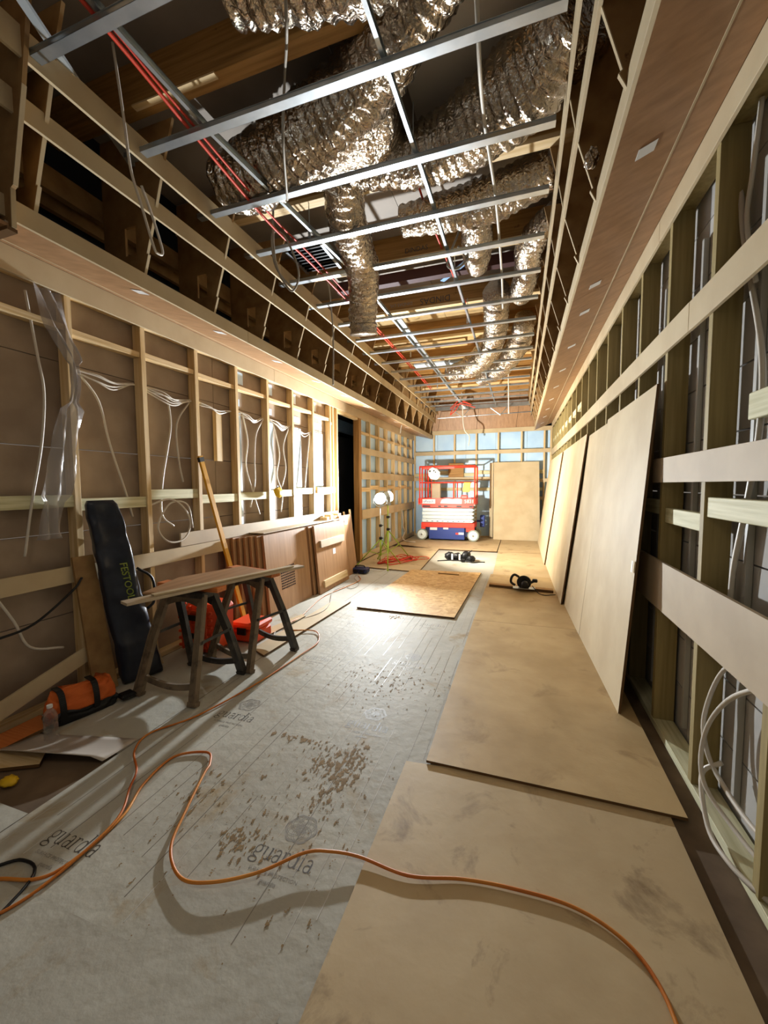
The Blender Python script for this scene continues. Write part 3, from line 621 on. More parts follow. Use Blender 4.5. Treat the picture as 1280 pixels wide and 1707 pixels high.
# mud and crumbs trodden onto the film
bm = B()
def smear(cx, cy_, rx, ry, th, cell=.0045, seed=0):
    nx, ny = int(rx/cell), int(ry/cell)
    for i in range(-nx, nx+1):
        for j in range(-ny, ny+1):
            x, y = cx+i*cell, cy_+j*cell; d = (i/nx)**2+(j/ny)**2
            v = noise.fractal(Vector((x*42, y*20, seed)), .6, 2.0, 6)
            if d < 1 and v*.9+.42-.62*d > th:
                q = [bm.verts.new((x+cell*(u+.25*random.random()), y+cell*(w_+.25*random.random()), .0006+.0012*max(0, v))) for u, w_ in ((-.55, -.55), (.55, -.55), (.55, .55), (-.55, .55))]
                bm.faces.new(q)
smear(-.88, 1.93, .12, .25, .33, seed=1); smear(-1.0, 1.92, .10, .14, .42, seed=2); smear(-.90, 1.68, .10, .12, .58, seed=3); smear(-1.14, 1.37, .14, .12, .52, seed=4)
smear(-1.22, 2.06, .34, .06, .55, seed=5); smear(-1.5, 1.5, .25, .35, .85, seed=6); smear(-1.0, 1.6, .9, .9, 1.0, .004, seed=7); smear(-1.35, 4.42, .12, .1, .5, .006, seed=8); smear(-1.0, 2.9, .8, .6, .9, .006, seed=9)
drape(bm, .0004)
new('dried_mud', bm, 'stain', f1, kind='stuff')

# lettering pressed on the film: slender serif letters drawn as ribbons
def rib(bm, P, W, z=0):
    """ribbon along P with half widths W"""
    n = len(P); vs = []
    for i in range(n):
        a, b_ = Vector(P[max(i-1, 0)]), Vector(P[min(i+1, n-1)]); t = (b_-a); t = t.normalized() if t.length else Vector((1, 0)); nn = Vector((-t.y, t.x)); w_ = W if not isinstance(W, (list, tuple)) else W[0]+(W[1]-W[0])*math.sin(PI*i/(n-1))
        p = Vector(P[i]); vs.append((bm.verts.new((*(p+nn*w_), z)), bm.verts.new((*(p-nn*w_), z))))
    for A_, B_ in zip(vs, vs[1:]): bm.faces.new((A_[0], A_[1], B_[1], B_[0]))
def arc(cx, cy_, rx, ry, a0, a1, n=14): return [(cx+rx*math.cos(math.radians(a0+(a1-a0)*i/n)), cy_+ry*math.sin(math.radians(a0+(a1-a0)*i/n))) for i in range(n+1)]
T, TH = .028, .058
GL = {
 'g': ([(arc(.34, .64, .24, .3, 0, 360, 20), (.05, .03)), (arc(.34, -.22, .32, .2, 0, 360, 20), (.03, .045)), ([(.2, .36), (.12, .22), (.2, .08), (.42, .0), (.6, -.1)], TH*.8), ([(.52, .86), (.62, .95), (.72, .93)], T)], .78),
 'u': ([([(0, .92), (.14, .94)], T), ([(.14, .94), (.14, .3)], TH), (arc(.36, .28, .22, .27, 180, 340), (.03, .045)), ([(.6, .94), (.6, .02)], TH), ([(.48, .92), (.6, .94)], T), ([(.6, .02), (.74, .04)], T)], .82),
 'a': ([(arc(.34, .7, .2, .25, 160, 0), (.03, .04)), ([(.54, .7), (.54, .03)], TH), ([(.54, .03), (.68, .04)], T), (arc(.32, .26, .22, .26, 60, 360, 18), (.05, .03)), ([(.43, .48), (.54, .56)], T)], .76),
 'r': ([([(0, .92), (.14, .94)], T), ([(.14, .94), (.14, .0)], TH), ([(.0, .01), (.3, .01)], T), (arc(.36, .66, .22, .28, 170, 70), T), (arc(.45, .86, .03, .03, 0, 360, 8), .03)], .58),
 'd': ([(arc(.34, .46, .26, .46, 0, 360, 22), (.055, .028)), ([(.46, 1.52), (.6, 1.54)], T), ([(.6, 1.54), (.6, .02)], TH), ([(.6, .02), (.74, .04)], T)], .84),
 'i': ([([(0, .92), (.14, .94)], T), ([(.14, .94), (.14, .0)], TH), ([(0, .01), (.28, .01)], T), (arc(.14, 1.27, .04, .04, 0, 360, 8), .04)], .36)}
def guardia(cx, cy_, wdt, ang=0, knot=True, strength='ink'):
    bm = B(); x = 0
    for ch in 'guardia':
        strokes, adv = GL[ch]
        for P, W in strokes: rib(bm, [(x+p[0], p[1]) for p in P], W)
        x += adv
    k = wdt/x
    bmesh.ops.transform(bm, matrix=Matrix.Translation((cx, cy_, 0)) @ Matrix.Rotation(ang, 4, 'Z') @ Matrix.Diagonal((k, k, 1, 1)) @ Matrix.Translation((-x/2, 0, 0)), verts=bm.verts)
    drape(bm); new('printed_word', bm, strength, f1)
    rot = Matrix.Translation((cx, cy_, hfilm(cx, cy_)+.0034)) @ Matrix.Rotation(ang, 4, 'Z')
    text('printed_line', 'SURFACE PROTECTION', 'ink_l', wdt*.075, rot @ Matrix.Translation((0, -wdt*.17, 0)), f1, .0001)
    text('printed_line', 'guardia', 'ink_l', wdt*.09, rot @ Matrix.Translation((0, -wdt*.29, 0)), f1, .0001)
    if knot:
        bm = B(); R_ = wdt*.25; kx, ky = cx+math.sin(-ang)*0, cy_+wdt*.62
        for i in range(6):
            a = 2*PI*i/6
            for rr in (.50, .62): rib(bm, arc(kx+.42*R_*math.cos(a), ky+.42*R_*math.sin(a), rr*R_, rr*R_, 0, 360, 24), .0010)
        for rr in (.95, 1.02): rib(bm, [(kx+R_*(rr+.06*math.cos(6*q))*math.cos(q), ky+R_*(rr+.06*math.cos(6*q))*math.sin(q)) for q in [2*PI*i/48 for i in range(49)]], .0010)
        rib(bm, arc(kx, ky, .34*R_, .34*R_, 0, 360, 20), .0010)
        drape(bm); new('printed_knot', bm, 'ink_l', f1)
guardia(-.91, 1.325, .285); guardia(-.90, 2.29, .285, 0); guardia(-.88, 3.25, .28, 0, True, 'ink_l'); guardia(-.88, 4.25, .28, 0, False, 'ink_l')
guardia(-1.82, 1.10, .285, 0, False); guardia(-1.79, 2.12, .285, 0, True); guardia(-1.71, 3.10, .27, 0, False, 'ink_l'); guardia(-1.7, 4.1, .27, 0, False, 'ink_l')

f3 = film('protection_film', XL+.01, -2.195, -1.2, 1.17, .0025, 'strip of floor film in the bottom left corner below the curled flap', 6)
f4 = film('protection_film', -1.95, -.64, -1.2, .92, .0065, 'creased overlapping piece of floor film at the bottom edge, nearest the viewer', 8)
# lifted flap of film at near left
bm = B(); rows = []
for j in range(9):
    v = j/8; row = []
    for i in range(13):
        u = i/12
        x = -2.86+.66*u; y = 1.38+.22*v+.16*u-.05*math.sin(u*3)*(1-v)
        z = .006+.085*(1-v)**2*(.35+.9*u*(1-u)*2.2)*(1 if u < .96 else .3)
        row.append(bm.verts.new((x, y, z)))
    rows.append(row)
for A_, B_ in zip(rows, rows[1:]):
    for i in range(12): bm.faces.new((A_[i], A_[i+1], B_[i+1], B_[i]))
o = new('film_flap', bm, 'film_under', smooth=True); md = o.modifiers.new('t', 'SOLIDIFY'); md.thickness = .0012
tag(o, 'curled-up glossy corner of film lifting off the floor at near left', 'film flap')

# ------------------------------------------------------------ sheets laid on the floor
def sheet(name, quad, z, th, m, label, cat='board', group=None, edge=True):
    bm = B(); slab(bm, [(x, y, z+th) for x, y in quad], (0, 0, 1), th); o = new(name, bm, m); o.data.materials.append(M['mdf_edge'])
    for p in o.data.polygons:
        if abs(p.normal.z) < .5: p.material_index = 1
    return tag(o, label, cat, group)
BX, BY = -.464, 2.088
sheet('fibreboard_sheet', [(-.575, -.9), (.69, -.9), (.69, BY+.10), (-.575, BY-.02)], .005, .010, 'mdf_floor', 'smooth tan fibreboard sheet nearest the viewer, under the orange cord', group='boards laid on the floor')
sheet('fibreboard_sheet', [(BX, BY), (BX+1.22, BY-.008), (BX+1.22, BY+2.44), (BX, BY+2.44)], .016, .014, 'mdf_floor2', 'scuffed tan fibreboard sheet in front of the leaning sheets, its dark near edge showing', group='boards laid on the floor')
sheet('fibreboard_sheet', [(BX, BY+2.444), (BX+1.22, BY+2.444), (BX+1.22, 6.98), (BX+.03, 6.98)], .016, .014, 'mdf_floor2', 'stained fibreboard sheet under the circular saw', group='boards laid on the floor')
sheet('fibreboard_sheet', [(-.40, 7.0), (.75, 6.97), (.75, 9.4), (-.43, 9.4)], .012, .012, 'mdf_floor', 'pale fibreboard sheet beyond the circular saw, right of the tool belt', group='boards laid on the floor')
sheet('fibreboard_sheet', [(-1.0+.56, 9.42), (.80, 9.42), (.80, 11.9), (-.44, 11.9)], .012, .012, 'mdf_floor', 'farthest pale floor sheet reaching the leaning far wall board', group='boards laid on the floor')
sheet('fibreboard_sheet', [(-1.78, 9.46), (-.46, 9.46), (-.46, 11.95), (-3.0, 11.95), (-3.0, 9.9)], .008, .012, 'mdf_floor', 'wide pale floor sheet under the scissor lift', group='boards laid on the floor')
sheet('chipboard_sheet', [(-1.914, 4.589), (-.685, 4.553), (-.60, 7.067), (-2.152+.33, 6.955)], .006, .02, 'osb', 'rough golden chipboard sheet lying alone in the middle of the floor', group='boards laid on the floor')
sheet('fibreboard_sheet', [(-2.98, 6.98), (-1.66, 6.82), (-1.80, 9.5), (-3.0, 9.5)], .006, .018, 'mdf_floor', 'fibreboard sheet the two lamp tripods stand on', group='boards laid on the floor')
sheet('plank', [(-2.36, 3.1), (-2.17, 3.0), (-2.09, 4.8), (-2.33, 4.72)], .006, .018, 'mdf', 'long narrow fibreboard offcut on the floor in front of the veneer panels', 'offcut')
sheet('plank', [(-2.60, 3.35), (-2.45, 3.25), (-2.37, 4.1), (-2.45, 4.15)], .006, .012, 'mdf_floor', 'short fibreboard offcut between the far sawhorse and the panel stack', 'offcut')
sheet('timber_strip', [(-1.30, 6.76), (-.94, 6.74), (-.94, 6.78), (-1.30, 6.80)], .0265, .012, 'lvl_x', 'thin timber strip on the back of the golden chipboard sheet', 'offcut')
sheet('timber_offcut', [(-.40, 6.10), (.48, 5.98), (.48, 6.10), (-.40, 6.20)], .031, .038, 'lvl_x', 'length of brown timber on the floor under the circular saw', 'offcut')
# left corner scraps
sheet('plank', [(-2.78, 1.25), (-2.50, 1.40), (-2.62, 1.52), (-2.95, 1.36)], .004, .018, 'pine_x', 'pale timber offcut on the floor at the far left picture edge', 'offcut')
sheet('orange_board', [(-3.04, 1.30), (-2.86, 1.36), (-2.84, 1.72), (-3.04, 1.72)], .004, .02, 'saw_top', 'rusty orange board on the floor against the left wall beside the bottle', 'board')
bm = B(); beam(bm, (-2.99, 1.25, .12), (-3.0, 2.02, .33), .016, .11, (0, 0, 1)); beam(bm, (-3.02, 1.25, .03), (-3.02, 1.35, .03), .03, .03)
tag(new('leaning_offcut', bm, 'mdf'), 'fibreboard offcut leaning on the left wall behind the orange tool bag', 'offcut')
bm = B(); bmesh.ops.create_icosphere(bm, subdivisions=3, radius=1)
for v in bm.verts: v.co = Vector((v.co.x*.045, v.co.y*.035, v.co.z*.02))*(1+.3*noise.noise(v.co*3))+Vector((-2.505, 1.262, .022))
tag(new('yellow_glove', bm, 'yellow', smooth=True), 'crumpled yellow rag at the left picture edge', 'rag')

# ------------------------------------------------------------ sheets leaning on the right wall
def leaning(y0, y1, xf, xt, zt, label, xf2=None, z0=.03):
    xf2 = xf if xf2 is None else xf2; bm = B()
    slab(bm, [(xf, y0, z0), (xf2, y1, z0), (xt, y1, zt), (xt, y0, zt)], (-1, 0, .08), .016); o = new('fibreboard_sheet', bm, 'mdf_floor' if 0 else 'mdf'); o.data.materials.append(M['mdf_edge'])
    for p in o.data.polygons:
        if abs(p.normal.y) > .5: p.material_index = 1
    return tag(o, label, 'board', 'boards leaning on the right wall')
A1 = leaning(2.93, 4.38, .649, .800, 2.172, 'nearest tall fibreboard sheet leaning on the right wall, small white sticker on its edge', .60)
leaning(4.384, 5.94, .598, .800, 2.14, 'second fibreboard sheet leaning on the right wall, slightly shorter than the nearest', .552)
leaning(5.45, 8.32, .525, .776, 2.165, 'third leaning fibreboard sheet on the right wall, dark slit at its near edge', .50)
leaning(8.1, 11.2, .475, .752, 2.15, 'farthest fibreboard sheet leaning on the right wall near the far corner', .49)
bm = B(); bx(bm, -.0008, .0008, 0, .03, 0, .075); bmesh.ops.transform(bm, matrix=Matrix.Translation((.7035, 2.945, .98)) @ Matrix.Rotation(math.atan2(.151, 2.142), 4, 'Y'), verts=bm.verts); o = new('sticker', bm, 'label_w'); o['_o'] = o['_o']
o.parent = A1; o.location = Vector(o['_o'])-Vector(A1['_o'])
# board on the far wall
bm = B(); slab(bm, [(-.66, 11.5, .025), (.56, 11.5, .025), (.52, 11.93, 2.19), (-.69, 11.93, 2.19)], (0, -1, .2), .016); bx(bm, -.80, -.70, 11.9, 11.92, .03, 2.18)
tag(new('fibreboard_sheet', bm, 'mdf'), 'tall fibreboard sheet leaning on the far wall right of the scissor lift', 'board')

# ------------------------------------------------------------ veneer panels stacked on the left
def panel(label, x_b, x_t, y0, y1, h, th=.035, group='veneer panels stacked at the left wall', y1b=None, m='veneer_z'):
    t = thing('veneer_panel', label, 'panel', (x_b, (y0+y1)/2, .005), group)
    bm = B(); slab(bm, [(x_b, y0, .005), (x_b, y1, .005), (x_t, y1, h), (x_t, y0, h)], (1, 0, .08), th); o = new('board', bm, m, t); return t
names = ['second', 'third', 'fourth', 'fifth', 'sixth', 'innermost']
for i in range(6):
    panel(names[i]+' veneered panel of the stack behind the perforated one', -2.745-.048*(i+1), -2.82-.038*(i+1), 3.93-.055*(i+1), 4.95, .972+.004*((i*5) % 3), .03, m='veneer_z')
pa = panel('front veneered panel with a grid of small slots, nearest of the stack', -2.735, -2.815, 3.944, 4.93, .975)
bm = B()
for r in range(9):
    for c in range(9):
        y = 4.225+.036*c; z = .27+.032*r; x = -2.735-.08*(z/.975)+.0006
        bx(bm, x-.001, x+.0016, y, y+.022, z, z+.019)
new('slot', bm, 'slot_shade', pa, kind='stuff')
pb2 = panel('darker veneered panel just behind the one with two battens', -2.72, -2.80, 4.965, 5.98, .98, .05)
pb = panel('veneered panel with two pale battens screwed across its face', -2.655, -2.745, 5.03, 6.05, .985)
for z0, mm in ((.66, 'mdf_pink'), (.08, 'pine_y')):
    bm = B(); x = -2.655-.09*(z0/.985); slab(bm, [(x+.03, 5.14, z0), (x+.03, 5.94, z0), (x+.022, 5.94, z0+.1), (x+.022, 5.14, z0+.1)], (1, 0, .08), .032); new('batten', bm, mm, pb)
bm = B(); x = -2.655-.09*(.53/.985)+.003; slab(bm, [(x, 5.55, .50), (x, 5.64, .50), (x-.006, 5.64, .585), (x-.006, 5.55, .585)], (1, 0, .08), .002); new('sticker', bm, 'label_w', pb)
pc = panel('tall veneered panel at the far end of the row, beside the doorway', -2.74, -2.86, 6.12, 6.62, 1.04)
box('sticker', -2.838, -2.834, 6.28, 6.40, .88, .97, 'label_w', pc)
bm = B(); beam(bm, (-2.80, 6.66, .01), (-2.93, 6.72, 1.12), .02, .05, (0, 1, 0)); tag(new('timber_offcut', bm, 'pine_z'), 'thin pale stick leaning beside the doorway behind the panels', 'offcut', None)
bm = B(); beam(bm, (-2.86, 6.70, .01), (-3.0, 6.62, 1.08), .02, .04, (0, 1, 0)); tag(new('timber_offcut', bm, 'pine_z'), 'second pale stick crossing behind the one by the doorway', 'offcut', None)
bm = B(); bx(bm, -3.05, -2.85, 4.0, 6.4, .99, 1.0)
for v in bm.verts: v.co.z += .0
tag(new('cover_sheet', bm, 'mdf_pink'), 'pale board lying flat over the tops of the veneer panel stack', 'board')
for i in range(4):
    bm = B(); bx(bm, -3.02, -2.90, 5.75+.14*i, 5.83+.15*i, 1.004, 1.05+.03*(i % 2), .002); tag(new('timber_offcut', bm, 'pine_y'), ['nearest', 'second', 'third', 'farthest'][i]+' little pine block lying on the board over the panel stack', 'offcut', 'pine blocks on the panel stack')

# ------------------------------------------------------------ sawhorses
def sawhorse(label, O, ang):
    """beam along local x, 0.56 long, 0.80 high"""
    t = thing('sawhorse', label, 'sawhorse', (O[0], O[1], 0), 'folding plastic sawhorses')
    R_ = Matrix.Translation((O[0], O[1], 0)) @ Matrix.Rotation(ang, 4, 'Z')
    def P(bm, nm, m='saw_pl', sm=False):
        bmesh.ops.transform(bm, matrix=R_, verts=bm.verts); return new(nm, bm, m, t, smooth=sm)
    for sy_ in (-1, 1):
        for sx in (-1, 1):
            bm = B(); top = Vector((sx*.17, sy_*.045, .74)); mid = Vector((sx*.235, sy_*.13, .42)); bot = Vector((sx*.255, sy_*.265, .005)); 
            mid = Vector((sx*.215, sy_*.15, .42))
            beam(bm, top, mid, .034, .062, (sx, 0, 0)); beam(bm, mid, bot, .036, .060, (sx, 0, 0)); beam(bm, bot, bot+Vector((-sx*.002, -sy_*.01, .03)), .05, .07, (sx, 0, 0))
            # raised rim on the leg
            beam(bm, top+Vector((sx*.02, sy_*.02, 0)), mid+Vector((sx*.025, sy_*.02, 0)), .012, .014, (sx, 0, 0)); beam(bm, mid+Vector((sx*.025, sy_*.02, 0)), bot+Vector((sx*.025, sy_*.02, .02)), .012, .014, (sx, 0, 0))
            P(bm, 'leg', 'saw_dust' if sy_ < 0 else 'saw_pl')
        # curved spreader near the foot, and arched apron near the top
        bm = B(); C_ = [(-.235+.47*i/10, sy_*(.225), .13-.035*math.sin(PI*i/10)) for i in range(11)]
        for a, b_ in zip(C_, C_[1:]): beam(bm, a, b_, .02, .045, (0, 0, 1))
        P(bm, 'foot_rail', 'saw_dust' if sy_ < 0 else 'saw_pl')
        bm = B(); C_ = [(-.18+.36*i/12, sy_*.055, .68+.045*math.sin(PI*i/12)) for i in range(13)]
        for a, b_ in zip(C_, C_[1:]): beam(bm, a, b_, .02, .09-.0*1, (0, 0, 1))
        P(bm, 'apron', 'saw_dust' if sy_ < 0 else 'saw_pl')
    for sx in (-1, 1):
        bm = B(); beam(bm, (sx*.245, -.17, .42), (sx*.245, .17, .42), .008, .022, (0, 0, 1)); tube(bm, [(sx*.20, -.15, .42), (sx*.26, -.15, .42)], .01, 8); tube(bm, [(sx*.20, .15, .42), (sx*.26, .15, .42)], .01, 8); P(bm, 'stay')
    bm = B(); bx(bm, -.20, .20, -.075, .075, .715, .765, .006); P(bm, 'top_beam')
    bm = B(); bx(bm, -.27, .31, -.05, .05, .766, .806, .003); P(bm, 'timber_top', 'saw_top')
    return t
sawhorse('nearest black plastic sawhorse with a timber top, dusty brown near legs', (-2.41, 2.415), 0)
sawhorse('farther black plastic sawhorse turned slightly, beside the panel stack', (-2.29, 3.02), math.radians(-13))
# boards across the sawhorses
bm = B(); beam(bm, (-2.37, 1.84, .815), (-1.90, 3.22, .815), .10, .018, (0, 0, 1)); bx(bm, 0, .001, 0, .001, 0, .001, mtx=Matrix.Translation((-2.2, 2.4, .81)))
tag(new('board', bm, 'mdf_pink'), 'long narrow pale board on the sawhorses, its near end overhanging', 'board', 'boards resting on the sawhorses')
bm = B(); beam(bm, (-2.31, 2.0, .832), (-1.93, 3.12, .832), .05, .012, (0, 0, 1)); tag(new('board', bm, 'mdf'), 'thin slat lying on top of the long narrow board on the sawhorses', 'board', 'boards resting on the sawhorses')
bm = B(); slab(bm, [(-2.47, 2.06, .822), (-2.34, 2.10, .822), (-2.07, 2.92, .822), (-2.40, 3.04, .822), (-2.60, 2.50, .822)], (0, 0, 1), .014); tag(new('board', bm, 'veneer_y'), 'broad brown veneered offcut on the sawhorses behind the long board', 'board', 'boards resting on the sawhorses')

# ------------------------------------------------------------ orange plastic cases behind the sawhorses
t = thing('orange_case', 'bright orange ribbed plastic case standing by the wall behind the near sawhorse', 'case', (-2.82, 3.0, .0))
bm = B(); bx(bm, -2.99, -2.62, 2.86, 3.18, .01, .47, .05)
for v in bm.verts:
    v.co.x += .03*math.sin(v.co.z*5)
new('body', bm, 'orange', t)
bm = B()
for i in range(6): bx(bm, -2.99, -2.61, 2.845, 2.87, .07+.065*i, .095+.065*i, .004)
for i in range(4): bx(bm, -2.95+.09*i, -2.93+.09*i, 2.84, 2.87, .05, .46, .004)
new('rib_grid', bm, 'orange', t)
for z in (.16, .33): box('latch', -2.86, -2.74, 2.828, 2.846, z, z+.05, 'black', t, .004)
bm = B(); tube(bm, smooth_pts([(-2.90, 2.85, .47), (-2.90, 2.85, .53), (-2.82, 2.85, .55), (-2.73, 2.85, .53), (-2.73, 2.85, .47)], 5), .012, 8); new('handle', bm, 'orange', t, smooth=True)
t = thing('orange_case', 'low orange-red plastic case lying flat between the two sawhorses', 'case', (-2.58, 3.35, 0))
box('body', -2.72, -2.42, 3.22, 3.50, .01, .13, 'orange', t, .02); box('lid', -2.73, -2.41, 3.21, 3.51, .135, .20, 'orange', t, .02); box('latch', -2.62, -2.52, 3.195, 3.212, .09, .16, 'black', t, .003)

# yellow spirit level
t = thing('spirit_level', 'long yellow spirit level leaning on the left wall', 'spirit level', (-2.79, 3.57, .005))
a, b_ = Vector((-2.79, 3.57, .02)), Vector((-3.035, 3.24, 1.86))
bm = B(); beam(bm, a, b_, .026, .056, (0, 1, 0), .003); new('body', bm, 'level', t)
for f in (.02, .98): 
    bm = B(); p = a.lerp(b_, f); beam(bm, p-(b_-a)*.012, p+(b_-a)*.012, .030, .060, (0, 1, 0)); new('end_cap', bm, 'black', t)
for f in (.12, .5, .86):
    bm = B(); p = a.lerp(b_, f); beam(bm, p-(b_-a)*.012, p+(b_-a)*.012, .032, .03, (0, 1, 0)); new('vial', bm, 'plastic_clear', t)

# black padded bag leaning on the wall
t = thing('black_bag', 'tall black padded carry bag with lime lettering leaning on the left wall', 'bag', (-2.97, 2.36, .0))
bm = B(); NR, NS = 44, 28; rings = []
A0, A1_ = Vector((-2.885, 2.375, .015)), Vector((-2.985, 2.17, 1.455))
def bag_w(f): return .155-.055*f if f > .04 else .15
for i in range(NR+1):
    f = i/NR; c = A0.lerp(A1_, f); wv = bag_w(f)*(1 if f < .985 else .86); dp = .062*(1-.2*f)*(1 if .02 < f < .985 else .7); ring = []
    for k in range(NS):
        a_ = 2*PI*k/NS; ca, sa = math.cos(a_), math.sin(a_)
        px_, py_ = math.copysign(abs(ca)**.45, ca), math.copysign(abs(sa)**.6, sa)
        q = c+Vector((0.32, .95, 0)).normalized()*px_*wv+Vector((.95, -.32, .05))*py_*dp
        q += Vector((.95, -.32, 0))*(.045*noise.noise(Vector((q.y*8, q.z*5.0, 2)))*(.5+f)+.02*noise.noise(Vector((q.y*20, q.z*13, 5))))
        ring.append(bm.verts.new(q))
    rings.append(ring)
for R1, R2 in zip(rings, rings[1:]):
    for k in range(NS): bm.faces.new((R1[k], R1[(k+1) % NS], R2[(k+1) % NS], R2[k]))
bm.faces.new(rings[0][::-1]); bm.faces.new(rings[-1]); new('body', bm, 'blackfab', t, smooth=True)
bm = B(); tube(bm, smooth_pts([A0.lerp(A1_, .62)+Vector((.06, .12, 0)), A0.lerp(A1_, .55)+Vector((.10, .20, 0)), A0.lerp(A1_, .42)+Vector((.08, .19, 0)), A0.lerp(A1_, .38)+Vector((.06, .13, 0))], 5), .011, 6); new('handle', bm, 'black', t, smooth=True)
ax = (A1_-A0).normalized(); side_ = Vector((.32, .95, 0)).normalized(); nn = side_.cross(ax).normalized()
p = A0.lerp(A1_, .565)+Vector((.075, -.012, 0))
mt = Matrix((( -ax.x, side_.x, nn.x, p.x), (-ax.y, side_.y, nn.y, p.y), (-ax.z, side_.z, nn.z, p.z), (0, 0, 0, 1)))
text('lettering', 'FESTOOL', 'fest', .072, mt @ Matrix.Translation((0, .01, .008)), t, .004)
bm = B(); slab(bm, [(-2.93, 2.02, .01), (-2.93, 2.20, .01), (-3.03, 2.13, 1.05), (-3.03, 1.98, 1.05)], (1, 0, .1), .018); tag(new('leaning_board', bm, 'ply'), 'brown board leaning on the left wall just left of the black bag', 'board')
bm = B(); slab(bm, [(-2.93, 2.56, .01), (-2.93, 2.62, .01), (-3.04, 2.52, .62), (-3.04, 2.46, .62)], (1, 0, .1), .018); tag(new('leaning_board', bm, 'mdf'), 'narrow tan offcut leaning on the wall right of the black bag', 'board')

# orange tool bag
t = thing('tool_bag', 'orange fabric tool bag with black straps and base on the floor', 'tool bag', (-2.84, 1.86, 0))
def bagmesh(z0, z1, grow, seed, m, nm):
    bm = B(); rings = []; NS = 28; n = 12
    for i in range(n+1):
        f = i/n; z = z0+(z1-z0)*f; s = grow(f); ring = []
        for k in range(NS):
            a_ = 2*PI*k/NS; ca, sa = math.cos(a_), math.sin(a_); px_, py_ = math.copysign(abs(ca)**.5, ca), math.copysign(abs(sa)**.5, sa)
            q = Vector((px_*.085*s, py_*.20*(.75+.25*s), z)); q.x += .05*noise.noise(Vector((q.y*22, q.z*20, seed)))*(.3+f); q.z += .05*noise.noise(Vector((q.y*13, q.x*18, seed+4)))*f; q.y += .03*noise.noise(Vector((q.x*22, q.z*20, seed+8)))*f
            ring.append(bm.verts.new(q))
        rings.append(ring)
    for R1, R2 in zip(rings, rings[1:]):
        for k in range(NS): bm.faces.new((R1[k], R1[(k+1) % NS], R2[(k+1) % NS], R2[k]))
    bm.faces.new(rings[0][::-1]); bm.faces.new(rings[-1]); bmesh.ops.transform(bm, matrix=Matrix.Translation((-2.84, 1.86, 0)) @ Matrix.Rotation(math.radians(-14), 4, 'Z'), verts=bm.verts); return new(nm, bm, m, t, smooth=True)
bagmesh(.005, .075, lambda f: 1.04, 3, 'black', 'base'); bagmesh(.07, .215, lambda f: 1.02-.75*f**2.2, 9, 'orange_fab', 'body')
Rb = Matrix.Translation((-2.84, 1.86, 0)) @ Matrix.Rotation(math.radians(-14), 4, 'Z')
for y in (-.13, .06):
    bm = B(); C_ = smooth_pts([(.090, y, .03), (.095, y, .10), (.085, y, .16), (.05, y, .215), (-.05, y, .22)], 5)
    for a_, b2 in zip(C_, C_[1:]): beam(bm, a_, b2, .035, .006, (1, 0, .6))
    bmesh.ops.transform(bm, matrix=Rb, verts=bm.verts); new('strap', bm, 'black', t)
bm = B(); bx(bm, .04, .13, .20, .30, .02, .055, .012); bmesh.ops.transform(bm, matrix=Rb, verts=bm.verts); new('end_pocket', bm, 'black', t)
# water bottle
t = thing('water_bottle', 'empty clear plastic water bottle standing beside the orange tool bag', 'bottle', (-2.70, 1.585, 0))
bm = B(); prof = [(.0, .0), (.034, .002), (.037, .012), (.037, .05), (.0345, .058), (.037, .066), (.037, .10), (.0345, .108), (.037, .116), (.037, .15), (.030, .175), (.016, .195), (.0135, .205)]
lathe(bm, prof, (-2.70, 1.585, .004), seg=24); new('body', bm, 'plastic_clear', t, smooth=True)
bm = B(); lathe(bm, [(.0155, 0), (.0155, .016)], (-2.70, 1.585, .211), seg=20); new('cap', bm, 'label_w', t)

# ------------------------------------------------------------ cords on the floor
wire('extension_cord', [(-2.1, .86, .01), (-1.92, .917, .012), (-1.743, 1.001, .012), (-1.735, 1.275, .012), (-1.827, 1.48, .012), (-1.847, 1.691, .012), (-1.693, 1.779, .014), (-1.60, 1.70, .022), (-1.561, 1.612, .03), (-1.469, 1.398, .025), (-1.383, 1.231, .02), (-1.242, 1.141, .02), (-1.107, 1.153, .03), (-.954, 1.243, .032), (-.82, 1.37, .038), (-.72, 1.41, .038), (-.596, 1.433, .03), (-.389, 1.423, .026), (-.186, 1.477, .024), (-.008, 1.5, .024), (.201, 1.501, .024), (.344, 1.447, .024), (.423, 1.352, .024), (.451, 1.20, .024), (.44, .9, .024)], .0065, 'cord', 'orange extension cord snaking across the near film and fibreboard', 'cord', n=8, seg=10)
wire('extension_cord', [(-1.9, .7, .012), (-1.76, .84, .012), (-1.72, 1.01, .014), (-1.735, 1.26, .024), (-1.85, 1.42, .03), (-1.95, 1.54, .014), (-2.11, 1.66, .013), (-2.17, 1.82, .012), (-2.03, 2.07, .012), (-1.92, 2.58, .012), (-1.87, 3.12, .012), (-1.86, 3.45, .012), (-2.02, 3.69, .02), (-2.28, 3.62, .03), (-2.4, 3.75, .03), (-2.42, 4.07, .012), (-2.48, 4.4, .012), (-2.56, 4.96, .012), (-2.48, 5.5, .012), (-2.44, 5.99, .012), (-2.6, 6.3, .012)], .006, 'cord', 'second orange cord running back between sawhorses and golden chipboard', 'cord', n=8, seg=8)
wire('cord_loop', [(-1.72, .62, .01), (-1.80, .95, .01), (-1.93, 1.0, .01), (-2.02, .93, .01)], .006, 'black', 'short black cord loop at the left picture edge on the floor', 'cord')
wire('dark_cord', [(-2.25, 3.2, .015), (-2.45, 3.7, .014), (-2.25, 4.2, .03), (-2.30, 4.6, .03), (-2.55, 5.2, .012), (-2.5, 5.5, .012), (-2.35, 5.45, .012), (-2.36, 5.75, .012), (-2.58, 6.1, .012), (-2.66, 6.45, .03)], .004, 'cable_g', 'thin grey flex from the navy power box to the sawhorses', 'cord')
P = []
